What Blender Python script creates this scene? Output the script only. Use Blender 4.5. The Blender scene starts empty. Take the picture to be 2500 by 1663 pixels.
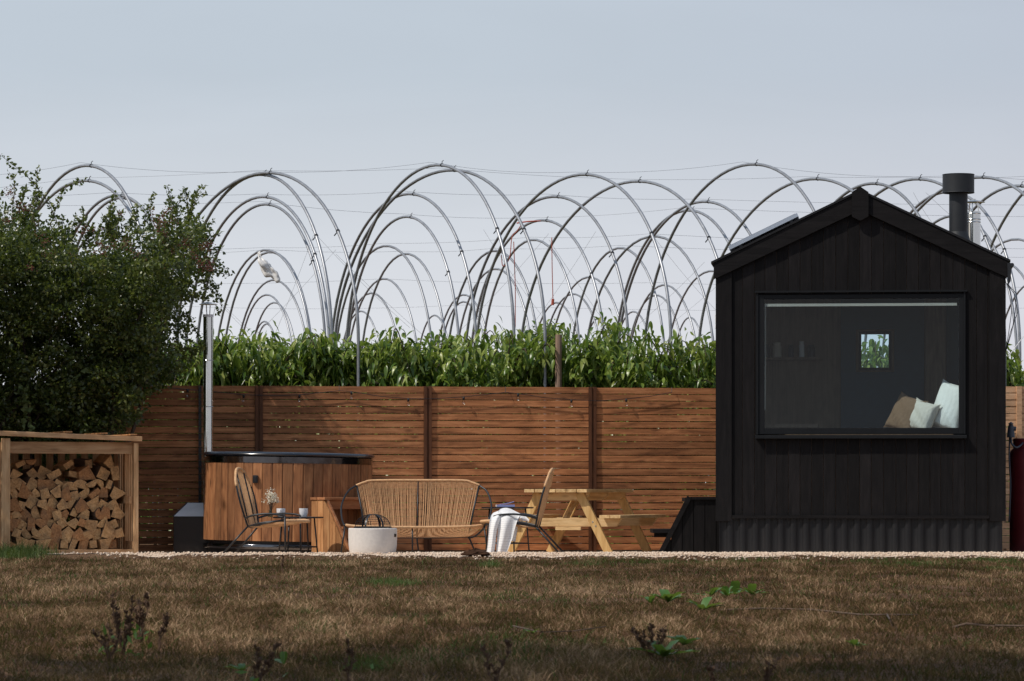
import bpy, math, random
import numpy as np
from mathutils import Vector, Matrix
R = math.radians
random.seed(7)
rng = np.random.default_rng(11)
scene = bpy.context.scene
COL = scene.collection

# ------------------------------------------------------------------ camera
F = 8600.0            # focal length in pixels of a 2500 px wide picture
CAMZ = 0.70
cam_d = bpy.data.cameras.new('camera')
cam = bpy.data.objects.new('camera', cam_d); COL.objects.link(cam)
cam.location = (0, 0, CAMZ); cam.rotation_euler = (R(90), 0, 0)
cam_d.sensor_width = 36.0; cam_d.lens = F * 36.0 / 2500.0
cam_d.shift_y = (1200 - 831.5) / 2500.0
cam_d.clip_start = 0.1; cam_d.clip_end = 5000
cam_d.dof.use_dof = True; cam_d.dof.focus_distance = 37.5; cam_d.dof.aperture_fstop = 14.0
scene.camera = cam
# ------------------------------------------------------------------ light
SUN_AZ, SUN_EL = 242.0, 50.0          # compass style: 0 = +Y, clockwise
S = Vector((math.sin(R(SUN_AZ)) * math.cos(R(SUN_EL)), math.cos(R(SUN_AZ)) * math.cos(R(SUN_EL)), math.sin(R(SUN_EL))))
sl = bpy.data.lights.new('sun', 'SUN'); sl.energy = 3.3; sl.angle = R(0.6); sl.color = (1.0, 0.93, 0.84)
so = bpy.data.objects.new('sun', sl); COL.objects.link(so); so.rotation_euler = S.to_track_quat('Z', 'Y').to_euler()
w = bpy.data.worlds.new('World'); scene.world = w; w.use_nodes = True
nt = w.node_tree; nt.nodes.clear()
sky = nt.nodes.new('ShaderNodeTexSky'); sky.sky_type = 'NISHITA'; sky.sun_disc = False
sky.sun_elevation = R(SUN_EL); sky.sun_rotation = R(SUN_AZ); sky.dust_density = 3.0; sky.air_density = 1.0; sky.ozone_density = 1.0
hs = nt.nodes.new('ShaderNodeHueSaturation'); hs.inputs['Saturation'].default_value = 0.42
bg = nt.nodes.new('ShaderNodeBackground'); bg.inputs['Strength'].default_value = 0.10
ow = nt.nodes.new('ShaderNodeOutputWorld')
nt.links.new(sky.outputs[0], hs.inputs['Color'])
# pale summer haze near the horizon, thinning upwards, slightly mauve towards the right
tc = nt.nodes.new('ShaderNodeTexCoord'); sxyz = nt.nodes.new('ShaderNodeSeparateXYZ'); nt.links.new(tc.outputs['Generated'], sxyz.inputs[0])
rp = nt.nodes.new('ShaderNodeValToRGB'); els = rp.color_ramp.elements
K = 11.7
stops = [(0.0, (0.78, 0.795, 0.83)), (0.048, (0.73, 0.75, 0.80)), (0.085, (0.60, 0.64, 0.70)), (0.118, (0.495, 0.56, 0.635)), (0.16, (0.48, 0.55, 0.63)), (0.45, (0.33, 0.41, 0.52)), (1.0, (0.20, 0.29, 0.43))]
while len(els) < len(stops): els.new(0.5)
for i_, (p_, c_) in enumerate(stops): els[i_].position = p_; els[i_].color = (*c_, 1)
nt.links.new(sxyz.outputs[2], rp.inputs[0])
mr = nt.nodes.new('ShaderNodeMapRange'); mr.inputs['From Min'].default_value = -0.02; mr.inputs['From Max'].default_value = 0.20; nt.links.new(sxyz.outputs[0], mr.inputs[0])
mv = nt.nodes.new('ShaderNodeMix'); mv.data_type = 'RGBA'; mv.blend_type = 'MULTIPLY'; nt.links.new(mr.outputs[0], mv.inputs[0]); nt.links.new(rp.outputs[0], mv.inputs[6]); mv.inputs[7].default_value = (0.92, 0.90, 0.925, 1)
# very faint high cloud
cmap = nt.nodes.new('ShaderNodeMapping'); cmap.inputs['Scale'].default_value = (5, 5, 26); cmap.inputs['Rotation'].default_value = (0, 0.12, 0); nt.links.new(tc.outputs['Generated'], cmap.inputs[0])
cn = nt.nodes.new('ShaderNodeTexNoise'); cn.inputs['Scale'].default_value = 1.6; cn.inputs['Detail'].default_value = 4; cn.inputs['Distortion'].default_value = 0.8; nt.links.new(cmap.outputs[0], cn.inputs['Vector'])
cm = nt.nodes.new('ShaderNodeMapRange'); cm.inputs['From Min'].default_value = 0.35; cm.inputs['From Max'].default_value = 0.7; cm.inputs['To Min'].default_value = K * 0.99; cm.inputs['To Max'].default_value = K * 1.025; nt.links.new(cn.outputs['Fac'], cm.inputs[0])
sc_ = nt.nodes.new('ShaderNodeVectorMath'); sc_.operation = 'SCALE'; nt.links.new(cm.outputs[0], sc_.inputs['Scale']); nt.links.new(mv.outputs[2], sc_.inputs[0])
mh = nt.nodes.new('ShaderNodeMix'); mh.data_type = 'RGBA'; mh.inputs[0].default_value = 0.8
nt.links.new(hs.outputs[0], mh.inputs[6]); nt.links.new(sc_.outputs[0], mh.inputs[7])
nt.links.new(mh.outputs[2], bg.inputs[0]); nt.links.new(bg.outputs[0], ow.inputs[0])
scene.view_settings.view_transform = 'Standard'; scene.view_settings.look = 'None'
scene.view_settings.exposure = 0.0; scene.view_settings.gamma = 1.0

# ------------------------------------------------------------------ helpers
def W(px, py, d):
    return Vector(((px - 1250) * d / F, d, CAMZ + (1200 - py) * d / F))

def tag(o, label=None, cat=None, group=None, kind=None):
    if label: o['label'] = label
    if cat: o['category'] = cat
    if group: o['group'] = group
    if kind: o['kind'] = kind
    return o

def thing(name, label, cat, loc=(0, 0, 0), rz=0.0, group=None):
    o = bpy.data.objects.new(name, None); COL.objects.link(o)
    o.location = loc; o.rotation_euler = (0, 0, rz); o.empty_display_size = 0.2
    return tag(o, label, cat, group)

class MB:
    """collects shapes; build() links them as one mesh object"""
    def __init__(s): s.v = []; s.f = []; s.r = []; s.rnd = 0.5
    def add(s, vs, fs):
        b = len(s.v); s.v += [tuple(p) for p in vs]
        for f in fs: s.f.append(tuple(b + i for i in f)); s.r.append(s.rnd)
    def box(s, c, d, M=None):
        x, y, z = d[0] / 2, d[1] / 2, d[2] / 2
        vs = [Vector((i * x, j * y, k * z)) for i in (-1, 1) for j in (-1, 1) for k in (-1, 1)]
        if M is not None: vs = [M @ p for p in vs]
        c = Vector(c); vs = [p + c for p in vs]
        s.add(vs, [(0, 1, 3, 2), (4, 6, 7, 5), (0, 4, 5, 1), (2, 3, 7, 6), (0, 2, 6, 4), (1, 5, 7, 3)])
    def bx(s, x0, x1, y0, y1, z0, z1):
        s.box(((x0 + x1) / 2, (y0 + y1) / 2, (z0 + z1) / 2), (abs(x1 - x0), abs(y1 - y0), abs(z1 - z0)))
    def prism(s, poly, ax, a0, a1):
        """polygon in the plane normal to axis ax, extruded a0..a1; poly given as 2-tuples"""
        def mk(p, a):
            if ax == 'y': return (p[0], a, p[1])
            if ax == 'x': return (a, p[0], p[1])
            return (p[0], p[1], a)
        n = len(poly)
        vs = [mk(p, a0) for p in poly] + [mk(p, a1) for p in poly]
        fs = [tuple(range(n))[::-1], tuple(range(n, 2 * n))] + [(i, (i + 1) % n, n + (i + 1) % n, n + i) for i in range(n)]
        s.add(vs, fs)
    def beam(s, p0, p1, wd, th, side=(0, 1, 0)):
        """plank from p0 to p1; wd across, th along 'side'"""
        p0 = Vector(p0); p1 = Vector(p1); t = (p1 - p0).normalized(); sd = Vector(side)
        sd = (sd - t * sd.dot(t)).normalized(); u = t.cross(sd)
        vs = []
        for p in (p0, p1):
            for i, j in ((-1, -1), (1, -1), (1, 1), (-1, 1)):
                vs.append(p + u * (wd / 2 * i) + sd * (th / 2 * j))
        s.add(vs, [(3, 2, 1, 0), (4, 5, 6, 7), (0, 1, 5, 4), (1, 2, 6, 5), (2, 3, 7, 6), (3, 0, 4, 7)])
    def tube(s, pts, r, n=8, closed=False, caps=True):
        pts = [Vector(p) for p in pts]; m = len(pts)
        rs = r if isinstance(r, (list, tuple)) else [r] * m
        T = []
        for i in range(m):
            if closed: t = pts[(i + 1) % m] - pts[i - 1]
            else: t = pts[min(i + 1, m - 1)] - pts[max(i - 1, 0)]
            if t.length < 1e-9: t = Vector((0, 0, 1))
            T.append(t.normalized())
        up = Vector((0, 0, 1)) if abs(T[0].z) < 0.9 else Vector((1, 0, 0))
        u = (up - T[0] * up.dot(T[0])).normalized()
        vs = []
        for i in range(m):
            u = u - T[i] * u.dot(T[i])
            if u.length < 1e-6: u = T[i].orthogonal()
            u.normalize(); v = T[i].cross(u)
            for k in range(n):
                a = 2 * math.pi * k / n
                vs.append(pts[i] + (u * math.cos(a) + v * math.sin(a)) * rs[i])
        fs = []
        for i in range(m - 1 + (1 if closed else 0)):
            a = i * n; b = ((i + 1) % m) * n
            for k in range(n): fs.append((a + k, a + (k + 1) % n, b + (k + 1) % n, b + k))
        if caps and not closed:
            fs.append(tuple(range(n))[::-1]); fs.append(tuple((m - 1) * n + k for k in range(n)))
        s.add(vs, fs)
    def lathe(s, prof, c=(0, 0, 0), n=32, wob=0):
        c = Vector(c); vs = []; m = len(prof)
        for (r, z) in prof:
            for k in range(n):
                a = 2 * math.pi * k / n
                vs.append(c + Vector((r * math.cos(a), r * math.sin(a), z)))
        fs = [(i * n + k, i * n + (k + 1) % n, (i + 1) * n + (k + 1) % n, (i + 1) * n + k) for i in range(m - 1) for k in range(n)]
        if prof[0][0] > 1e-4: fs.append(tuple(range(n))[::-1])
        if prof[-1][0] > 1e-4: fs.append(tuple((m - 1) * n + k for k in range(n)))
        s.add(vs, fs)
    def build(s, name, mat, parent=None, smooth=False, loc=None, rz=0, bevel=0, label=None, shade_ang=None):
        me = bpy.data.meshes.new(name); me.from_pydata(s.v, [], s.f); me.update()
        at = me.attributes.new('rnd', 'FLOAT', 'FACE'); at.data.foreach_set('value', s.r)
        me.materials.append(mat)
        o = bpy.data.objects.new(name, me); COL.objects.link(o)
        if smooth:
            me.polygons.foreach_set('use_smooth', [True] * len(me.polygons))
            if shade_ang: me.set_sharp_from_angle(angle=R(shade_ang))
        if parent is not None: o.parent = parent
        if loc is not None: o.location = loc
        if rz: o.rotation_euler = (0, 0, rz)
        if bevel:
            b = o.modifiers.new('bevel', 'BEVEL'); b.width = bevel; b.segments = 2; b.limit_method = 'ANGLE'
        if label: o['label'] = label
        return o

def np_mesh(name, verts, faces, rnd, mat, parent=None, smooth=False):
    """verts (n,3); faces (m,k) all the same size; rnd (m,)"""
    me = bpy.data.meshes.new(name)
    nv, (nf, k) = len(verts), faces.shape
    me.vertices.add(nv); me.vertices.foreach_set('co', np.ascontiguousarray(verts, dtype=np.float32).ravel())
    me.loops.add(nf * k); me.loops.foreach_set('vertex_index', faces.astype(np.int32).ravel())
    me.polygons.add(nf)
    me.polygons.foreach_set('loop_start', np.arange(0, nf * k, k, dtype=np.int32))
    me.polygons.foreach_set('loop_total', np.full(nf, k, dtype=np.int32))
    me.update(calc_edges=True)
    at = me.attributes.new('rnd', 'FLOAT', 'FACE'); at.data.foreach_set('value', np.asarray(rnd, dtype=np.float32))
    me.materials.append(mat)
    o = bpy.data.objects.new(name, me); COL.objects.link(o)
    if parent is not None: o.parent = parent
    if smooth: me.polygons.foreach_set('use_smooth', np.ones(nf, dtype=bool))
    return o

def unit(a): return a / np.maximum(np.linalg.norm(a, axis=1, keepdims=True), 1e-9)

def leaves(name, P, D, L, Wd, mat, parent=None, fold=0.35, rnd=None, bend=0.0, up=None, wide=0.45):
    """leaf blades: base P, direction D (unit), length L, width Wd"""
    n = len(P)
    L = np.broadcast_to(L, (n,))[:, None]; Wd = np.broadcast_to(Wd, (n,))[:, None]
    ref = rng.normal(size=(n, 3)) if up is None else up + 0.5 * rng.normal(size=(n, 3))
    side = unit(np.cross(D, ref)); nor = unit(np.cross(side, D))
    mid = P + D * L * wide
    a = mid + side * Wd / 2 + nor * Wd * fold / 2
    b = mid - side * Wd / 2 + nor * Wd * fold / 2
    tip = P + D * L - nor * L * bend
    V = np.stack([P, a, tip, b, mid - nor * 0.0], axis=1).reshape(-1, 3)
    i = np.arange(n)[:, None] * 5
    Fc = np.concatenate([i + np.array([[0, 1, 4]]), i + np.array([[1, 2, 4]]), i + np.array([[2, 3, 4]]), i + np.array([[3, 0, 4]])], axis=0)
    if rnd is None: rnd = rng.random(n)
    return np_mesh(name, V, Fc, np.tile(rnd, 4), mat, parent)

def leaves_curved(name, P, D, L, Wd, mat, parent=None, droop=0.6):
    n = len(P); L = L[:, None]; Wd = Wd[:, None]
    side = unit(np.cross(D, np.array([0, 0, 1.0]) + 0.45 * rng.normal(size=(n, 3)))); dr = (droop * rng.uniform(0.3, 1.5, (n, 1)))
    tw = rng.normal(0, 0.5, (n, 1)); rows = []
    for s_, w_ in ((0.0, 0.10), (0.22, 0.80), (0.48, 1.0), (0.74, 0.62), (1.0, 0.03)):
        c = P + D * L * s_ * (1 - 0.25 * dr * s_) - np.array([0, 0, 1.0]) * L * dr * s_ ** 1.7
        nn = np.cross(side, D); sd = unit(side + nn * tw * s_)
        rows += [c - sd * Wd * w_ / 2 + nn * Wd * w_ * 0.16, c, c + sd * Wd * w_ / 2 + nn * Wd * w_ * 0.16]
    V = np.stack(rows, 1).reshape(-1, 3); i = np.arange(n)[:, None] * 15; F_ = []
    for r_ in range(4):
        b = r_ * 3; F_ += [i + np.array([[b, b + 1, b + 4, b + 3]]), i + np.array([[b + 1, b + 2, b + 5, b + 4]])]
    return np_mesh(name, V, np.concatenate(F_, 0), np.tile(rng.random(n), 8), mat, parent, smooth=True)

# ------------------------------------------------------------------ materials
def mat_new(name):
    m = bpy.data.materials.new(name); m.use_nodes = True
    t = m.node_tree; b = t.nodes['Principled BSDF']
    return m, t, b

def N(t, kind, **kw):
    n = t.nodes.new(kind)
    for k, v in kw.items(): setattr(n, k, v)
    return n

def ramp(t, fac, stops):
    r = t.nodes.new('ShaderNodeValToRGB'); e = r.color_ramp.elements
    while len(e) < len(stops): e.new(0.5)
    for i, (p, c) in enumerate(stops):
        e[i].position = p; e[i].color = (*c, 1)
    t.links.new(fac, r.inputs[0]); return r.outputs[0]

def math_n(t, op, a, b=None, clamp=False):
    n = t.nodes.new('ShaderNodeMath'); n.operation = op; n.use_clamp = clamp
    for i, x in enumerate((a, b)):
        if x is None: continue
        if isinstance(x, (int, float)): n.inputs[i].default_value = x
        else: t.links.new(x, n.inputs[i])
    return n.outputs[0]

def mixc(t, fac, a, b, mode='MIX'):
    n = t.nodes.new('ShaderNodeMix'); n.data_type = 'RGBA'; n.blend_type = mode
    if isinstance(fac, (int, float)): n.inputs[0].default_value = fac
    else: t.links.new(fac, n.inputs[0])
    for i, x in ((6, a), (7, b)):
        if isinstance(x, tuple): n.inputs[i].default_value = (*x, 1)
        else: t.links.new(x, n.inputs[i])
    return n.outputs[2]

def coords(t, scale=(1, 1, 1), rnd_shift=7.0):
    tc = N(t, 'ShaderNodeTexCoord'); at = N(t, 'ShaderNodeAttribute', attribute_name='rnd')
    oi = N(t, 'ShaderNodeObjectInfo')
    sh = math_n(t, 'MULTIPLY', math_n(t, 'ADD', at.outputs['Fac'], oi.outputs['Random']), rnd_shift)
    cb = N(t, 'ShaderNodeCombineXYZ')
    for i in range(3): t.links.new(sh, cb.inputs[i])
    ad = N(t, 'ShaderNodeVectorMath', operation='ADD'); t.links.new(tc.outputs['Object'], ad.inputs[0]); t.links.new(cb.outputs[0], ad.inputs[1])
    mp = N(t, 'ShaderNodeMapping'); mp.inputs['Scale'].default_value = scale
    t.links.new(ad.outputs[0], mp.inputs['Vector'])
    return mp.outputs[0], at.outputs['Fac'], ad.outputs[0]

def noise(t, vec, scale, detail=4, rough=0.55, dist=0.0):
    n = N(t, 'ShaderNodeTexNoise'); n.inputs['Scale'].default_value = scale; n.inputs['Detail'].default_value = detail
    n.inputs['Roughness'].default_value = rough; n.inputs['Distortion'].default_value = dist
    t.links.new(vec, n.inputs['Vector']); return n.outputs['Fac']

def bump(t, b, h, strength=0.3, dist=0.01):
    n = N(t, 'ShaderNodeBump'); n.inputs['Strength'].default_value = strength; n.inputs['Distance'].default_value = dist
    t.links.new(h, n.inputs['Height']); t.links.new(n.outputs[0], b.inputs['Normal'])

def wood(name, dark, mid, light, axis='x', rough=0.7, knots=0.5, spread=0.35, bumpy=0.25, gscale=1.0, spec=0.3):
    m, t, b = mat_new(name)
    st = {'x': (1.6, 34, 34), 'y': (34, 1.6, 34), 'z': (34, 34, 1.6)}[axis]
    v, rnd, raw = coords(t, tuple(a * gscale for a in st))
    g = noise(t, v, 1.0, 5, 0.6, 0.6)
    mp = N(t, 'ShaderNodeMapping'); mp.inputs['Scale'].default_value = {'x': (2.5, 9, 9), 'y': (9, 2.5, 9), 'z': (9, 9, 2.5)}[axis]
    t.links.new(raw, mp.inputs['Vector'])
    bl = noise(t, mp.outputs[0], 1.0, 3, 0.6, 1.2)
    f = math_n(t, 'ADD', math_n(t, 'MULTIPLY', g, 0.55), math_n(t, 'MULTIPLY', bl, 0.45))
    c = ramp(t, f, [(0.34, dark), (0.5, mid), (0.67, light)])
    # knots
    vo = N(t, 'ShaderNodeTexVoronoi'); vo.inputs['Scale'].default_value = 1.0
    mk = N(t, 'ShaderNodeMapping'); mk.inputs['Scale'].default_value = {'x': (3.0, 7, 9), 'y': (7, 3, 9), 'z': (8, 7, 3)}[axis]
    t.links.new(raw, mk.inputs['Vector']); t.links.new(mk.outputs[0], vo.inputs['Vector'])
    kf = math_n(t, 'SUBTRACT', 1.0, math_n(t, 'MULTIPLY', vo.outputs['Distance'], 5.0), True)
    kf = math_n(t, 'MULTIPLY', kf, knots, True)
    c = mixc(t, kf, c, tuple(x * 0.35 for x in dark))
    # board to board difference
    gain = math_n(t, 'ADD', math_n(t, 'MULTIPLY', rnd, spread * 2), 1.0 - spread)
    cb = N(t, 'ShaderNodeCombineColor')
    for i in range(3): t.links.new(gain, cb.inputs[i])
    c = mixc(t, 1.0, c, cb.outputs[0], 'MULTIPLY')
    t.links.new(c, b.inputs['Base Color']); b.inputs['Roughness'].default_value = rough
    b.inputs['Specular IOR Level'].default_value = spec
    bump(t, b, g, bumpy, 0.004)
    return m

def plain(name, col, rough=0.5, metal=0.0, var=0.12, scale=12, bumpy=0.0, spec=0.5, coat=0):
    m, t, b = mat_new(name)
    v, rnd, raw = coords(t, (1, 1, 1), 3.0)
    f = noise(t, v, scale, 4, 0.6)
    c = ramp(t, f, [(0.3, tuple(x * (1 - var) for x in col)), (0.7, tuple(min(1, x * (1 + var)) for x in col))])
    t.links.new(c, b.inputs['Base Color'])
    rr = math_n(t, 'ADD', math_n(t, 'MULTIPLY', f, 0.2), rough - 0.1, True)
    t.links.new(rr, b.inputs['Roughness'])
    b.inputs['Metallic'].default_value = metal; b.inputs['Specular IOR Level'].default_value = spec
    if coat: b.inputs['Coat Weight'].default_value = coat
    if bumpy: bump(t, b, f, bumpy, 0.01)
    return m

def leafmat(name, stops, rough=0.42, trans=0.3, spec=0.5, posvar=0.3):
    m, t, b = mat_new(name)
    at = N(t, 'ShaderNodeAttribute', attribute_name='rnd')
    tc = N(t, 'ShaderNodeTexCoord')
    nz = noise(t, tc.outputs['Object'], 2.2, 2)
    f = math_n(t, 'ADD', math_n(t, 'MULTIPLY', at.outputs['Fac'], 1 - posvar), math_n(t, 'MULTIPLY', nz, posvar), True)
    c = ramp(t, f, stops)
    t.links.new(c, b.inputs['Base Color']); b.inputs['Roughness'].default_value = rough
    b.inputs['Specular IOR Level'].default_value = spec
    tr = N(t, 'ShaderNodeBsdfTranslucent')
    c2 = mixc(t, 0.5, c, (0.30, 0.40, 0.05)); t.links.new(c2, tr.inputs[0])
    mx = N(t, 'ShaderNodeMixShader'); mx.inputs[0].default_value = trans
    t.links.new(b.outputs[0], mx.inputs[1]); t.links.new(tr.outputs[0], mx.inputs[2])
    t.links.new(mx.outputs[0], t.nodes['Material Output'].inputs[0])
    return m

M_fence = wood('stained_fence_wood', (0.15, 0.060, 0.024), (0.34, 0.138, 0.056), (0.52, 0.235, 0.105), 'x', 0.75, 0.7, 0.30, 0.3)
M_fpost = wood('fence_post_wood', (0.06, 0.022, 0.010), (0.11, 0.042, 0.018), (0.15, 0.06, 0.026), 'z', 0.7, 0.3, 0.2)
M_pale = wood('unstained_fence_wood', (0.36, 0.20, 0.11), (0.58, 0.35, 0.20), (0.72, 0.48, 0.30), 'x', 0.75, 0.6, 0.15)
M_char = wood('charred_cladding', (0.0045, 0.004, 0.0045), (0.0085, 0.0075, 0.008), (0.014, 0.012, 0.0125), 'z', 0.7, 0.3, 0.4, 0.6, 1.0, 0.15)
M_charx = wood('charred_trim', (0.0045, 0.004, 0.0045), (0.008, 0.007, 0.0075), (0.012, 0.0105, 0.011), 'x', 0.7, 0.2, 0.25, 0.5, 1.0, 0.15)
M_stave = wood('tub_stave_wood', (0.12, 0.045, 0.018), (0.28, 0.118, 0.048), (0.42, 0.20, 0.088), 'z', 0.6, 0.95, 0.28, 0.3)
M_step = wood('step_wood', (0.22, 0.095, 0.035), (0.42, 0.20, 0.08), (0.55, 0.30, 0.135), 'z', 0.6, 0.6, 0.18, 0.3)
M_stepx = wood('step_tread_wood', (0.20, 0.08, 0.035), (0.34, 0.14, 0.06), (0.45, 0.22, 0.10), 'x', 0.6, 0.5, 0.2, 0.3)
M_pine = wood('pine_table_wood_y', (0.36, 0.21, 0.09), (0.60, 0.40, 0.19), (0.74, 0.54, 0.30), 'y', 0.65, 0.7, 0.14, 0.25)
M_pinex = wood('pine_table_wood_x', (0.36, 0.21, 0.09), (0.60, 0.40, 0.19), (0.74, 0.54, 0.30), 'x', 0.65, 0.7, 0.14, 0.25)
M_pinez = wood('pine_table_wood_z', (0.40, 0.22, 0.075), (0.58, 0.36, 0.14), (0.72, 0.49, 0.22), 'z', 0.65, 0.7, 0.14, 0.25)
M_storex = wood('log_store_wood_x', (0.32, 0.17, 0.08), (0.52, 0.30, 0.15), (0.70, 0.46, 0.26), 'x', 0.75, 0.5, 0.2)
M_storez = wood('log_store_wood_z', (0.36, 0.19, 0.085), (0.60, 0.36, 0.18), (0.78, 0.53, 0.30), 'z', 0.75, 0.6, 0.2)
M_log = None
M_stake = wood('orchard_stake_wood', (0.15, 0.09, 0.06), (0.26, 0.17, 0.12), (0.36, 0.25, 0.19), 'z', 0.8, 0.3, 0.2)
M_bark = wood('bark', (0.03, 0.022, 0.015), (0.07, 0.052, 0.038), (0.12, 0.09, 0.065), 'z', 0.9, 0.3, 0.2, 0.6)
M_ply = wood('interior_ply', (0.14, 0.092, 0.062), (0.22, 0.150, 0.105), (0.30, 0.215, 0.15), 'z', 0.7, 0.2, 0.15, 0.1)
M_teal = plain('interior_dark_paint', (0.018, 0.06, 0.10), 0.6)
M_black = plain('black_powder_coat', (0.012, 0.013, 0.016), 0.42, 0.0, 0.2, 20, 0, 0.5)
M_flue_b = plain('black_flue_enamel', (0.013, 0.015, 0.018), 0.55, 0.0, 0.2, 8)
M_rim = plain('tub_rim_acrylic', (0.018, 0.024, 0.036), 0.22, 0.0, 0.1, 5, 0, 0.6)
M_frame = plain('dark_window_frame', (0.006, 0.007, 0.0085), 0.55, 0.0, 0.15, 9, 0, 0.25)
M_steel = plain('stainless_steel', (0.62, 0.62, 0.60), 0.16, 1.0, 0.06, 6)
M_dsteel = plain('dark_mirror_band', (0.16, 0.16, 0.17), 0.12, 1.0, 0.15, 6)
M_galv = plain('galvanised_tube', (0.34, 0.35, 0.37), 0.42, 0.6, 0.15, 9, 0.02)
M_galvd = plain('galvanised_tube_old', (0.29, 0.30, 0.32), 0.46, 0.55, 0.15, 9, 0.02)
M_wire = plain('steel_wire', (0.36, 0.37, 0.40), 0.5, 0.3, 0.1)
M_rope = plain('tan_cord', (0.58, 0.34, 0.17), 0.7, 0.0, 0.22, 30, 0.2)
M_conc = plain('pale_concrete', (0.66, 0.62, 0.58), 0.85, 0.0, 0.06, 30, 0.25)
M_white = plain('white_ceramic', (0.78, 0.78, 0.80), 0.2, 0.0, 0.03)
M_lilac = plain('lilac_paper', (0.27, 0.30, 0.56), 0.6, 0.0, 0.05)
M_page = plain('paper_pages', (0.70, 0.67, 0.60), 0.8, 0.0, 0.05)
M_red = plain('dark_red_paint', (0.10, 0.008, 0.012), 0.45, 0.0, 0.15)
M_hose = plain('blue_black_rubber', (0.03, 0.04, 0.06), 0.5)
M_redt = plain('red_twine', (0.42, 0.08, 0.045), 0.8)
M_blue = plain('blue_rope', (0.02, 0.16, 0.42), 0.7)
M_blind = plain('cream_blind', (0.46, 0.41, 0.35), 0.8, 0, 0.05)
M_brownf = plain('brown_linen', (0.20, 0.115, 0.065), 0.95, 0, 0.12, 40, 0.3)
M_creamf = plain('cream_cotton', (0.66, 0.58, 0.49), 0.95, 0, 0.05, 30, 0.25)
M_whitef = plain('white_cotton', (0.84, 0.79, 0.73), 0.95, 0, 0.04, 18, 0.35)
M_lid = plain('galvanised_lid', (0.86, 0.87, 0.90), 0.45, 0.0, 0.08, 5)
M_box = plain('dark_brown_metal', (0.018, 0.013, 0.011), 0.5, 0, 0.15)
M_solar = plain('solar_glass', (0.02, 0.03, 0.06), 0.12, 0, 0.1)
M_alu = plain('aluminium_trim', (0.55, 0.60, 0.68), 0.3, 0.8, 0.05)
def dusty(name, base, dust, zlim, rough):
    m, t, b = mat_new(name); tc = N(t, 'ShaderNodeTexCoord'); sp = N(t, 'ShaderNodeSeparateXYZ'); t.links.new(tc.outputs['Object'], sp.inputs[0])
    mp = N(t, 'ShaderNodeMapping'); mp.inputs['Scale'].default_value = (22, 22, 3.5); t.links.new(tc.outputs['Object'], mp.inputs['Vector'])
    nz = noise(t, mp.outputs[0], 1.0, 5, 0.7); n2 = noise(t, tc.outputs['Object'], 30, 4, 0.7)
    hgt = math_n(t, 'SUBTRACT', 1.0, math_n(t, 'DIVIDE', sp.outputs[2], zlim), True)
    f = math_n(t, 'MULTIPLY', math_n(t, 'ADD', math_n(t, 'MULTIPLY', math_n(t, 'SUBTRACT', nz, 0.52, True), 2.6), math_n(t, 'MULTIPLY', hgt, math_n(t, 'MULTIPLY', n2, 0.8))), 0.30, True)
    c = mixc(t, f, base, dust); t.links.new(c, b.inputs['Base Color']); b.inputs['Roughness'].default_value = rough; b.inputs['Specular IOR Level'].default_value = 0.3
    return m
M_corr = dusty('dark_corrugated_sheet_dusty', (0.009, 0.009, 0.0105), (0.055, 0.048, 0.044), 0.22, 0.5)
M_plant = plain('dock_stem', (0.10, 0.055, 0.030), 0.85, 0, 0.35, 30)
M_flower = plain('dried_white_flowers', (0.80, 0.74, 0.60), 0.9, 0, 0.15, 60)
M_film = plain('white_polythene', (0.75, 0.73, 0.70), 0.5, 0, 0.1, 20, 0.5)
M_berry = plain('dark_red_berries', (0.15, 0.04, 0.025), 0.4, 0, 0.4, 40)
M_twig = plain('grey_twig', (0.10, 0.066, 0.045), 0.9, 0, 0.3, 20)

def glass_mat(name, tint=(1, 1, 1), rough=0.0, ior=1.5):
    m, t, b = mat_new(name); t.nodes.remove(b)
    tr = N(t, 'ShaderNodeBsdfTransparent'); tr.inputs[0].default_value = (*tint, 1)
    gl = N(t, 'ShaderNodeBsdfGlossy'); gl.inputs['Roughness'].default_value = rough
    fr = N(t, 'ShaderNodeFresnel'); fr.inputs['IOR'].default_value = ior
    mx = N(t, 'ShaderNodeMixShader')
    ge = N(t, 'ShaderNodeNewGeometry')
    f_ = math_n(t, 'MULTIPLY', fr.outputs[0], math_n(t, 'SUBTRACT', 1.0, ge.outputs['Backfacing']))
    t.links.new(f_, mx.inputs[0]); t.links.new(tr.outputs[0], mx.inputs[1]); t.links.new(gl.outputs[0], mx.inputs[2])
    t.links.new(mx.outputs[0], t.nodes['Material Output'].inputs[0])
    return m
M_glass = glass_mat('window_glass', (0.88, 0.945, 0.965), 0.02, 1.40)
M_bulb = glass_mat('bulb_glass', (0.95, 0.93, 0.9), 0.14, 2.6)

# towel: white cotton with thin grey stripes
def towel_mat():
    m, t, b = mat_new('striped_towel')
    tc = N(t, 'ShaderNodeTexCoord'); uv = tc.outputs['UV']
    sp = N(t, 'ShaderNodeSeparateXYZ'); t.links.new(uv, sp.inputs[0])
    fr = math_n(t, 'FRACT', math_n(t, 'MULTIPLY', sp.outputs[1], 30.0))
    st = math_n(t, 'LESS_THAN', fr, 0.2)
    nz = noise(t, tc.outputs['Object'], 40, 3)
    st = math_n(t, 'MULTIPLY', st, math_n(t, 'MULTIPLY', nz, 0.55))
    c = mixc(t, st, (0.80, 0.79, 0.78), (0.22, 0.20, 0.20))
    t.links.new(c, b.inputs['Base Color']); b.inputs['Roughness'].default_value = 0.95
    bump(t, b, nz, 0.3, 0.004)
    return m
M_towel = towel_mat()

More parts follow.
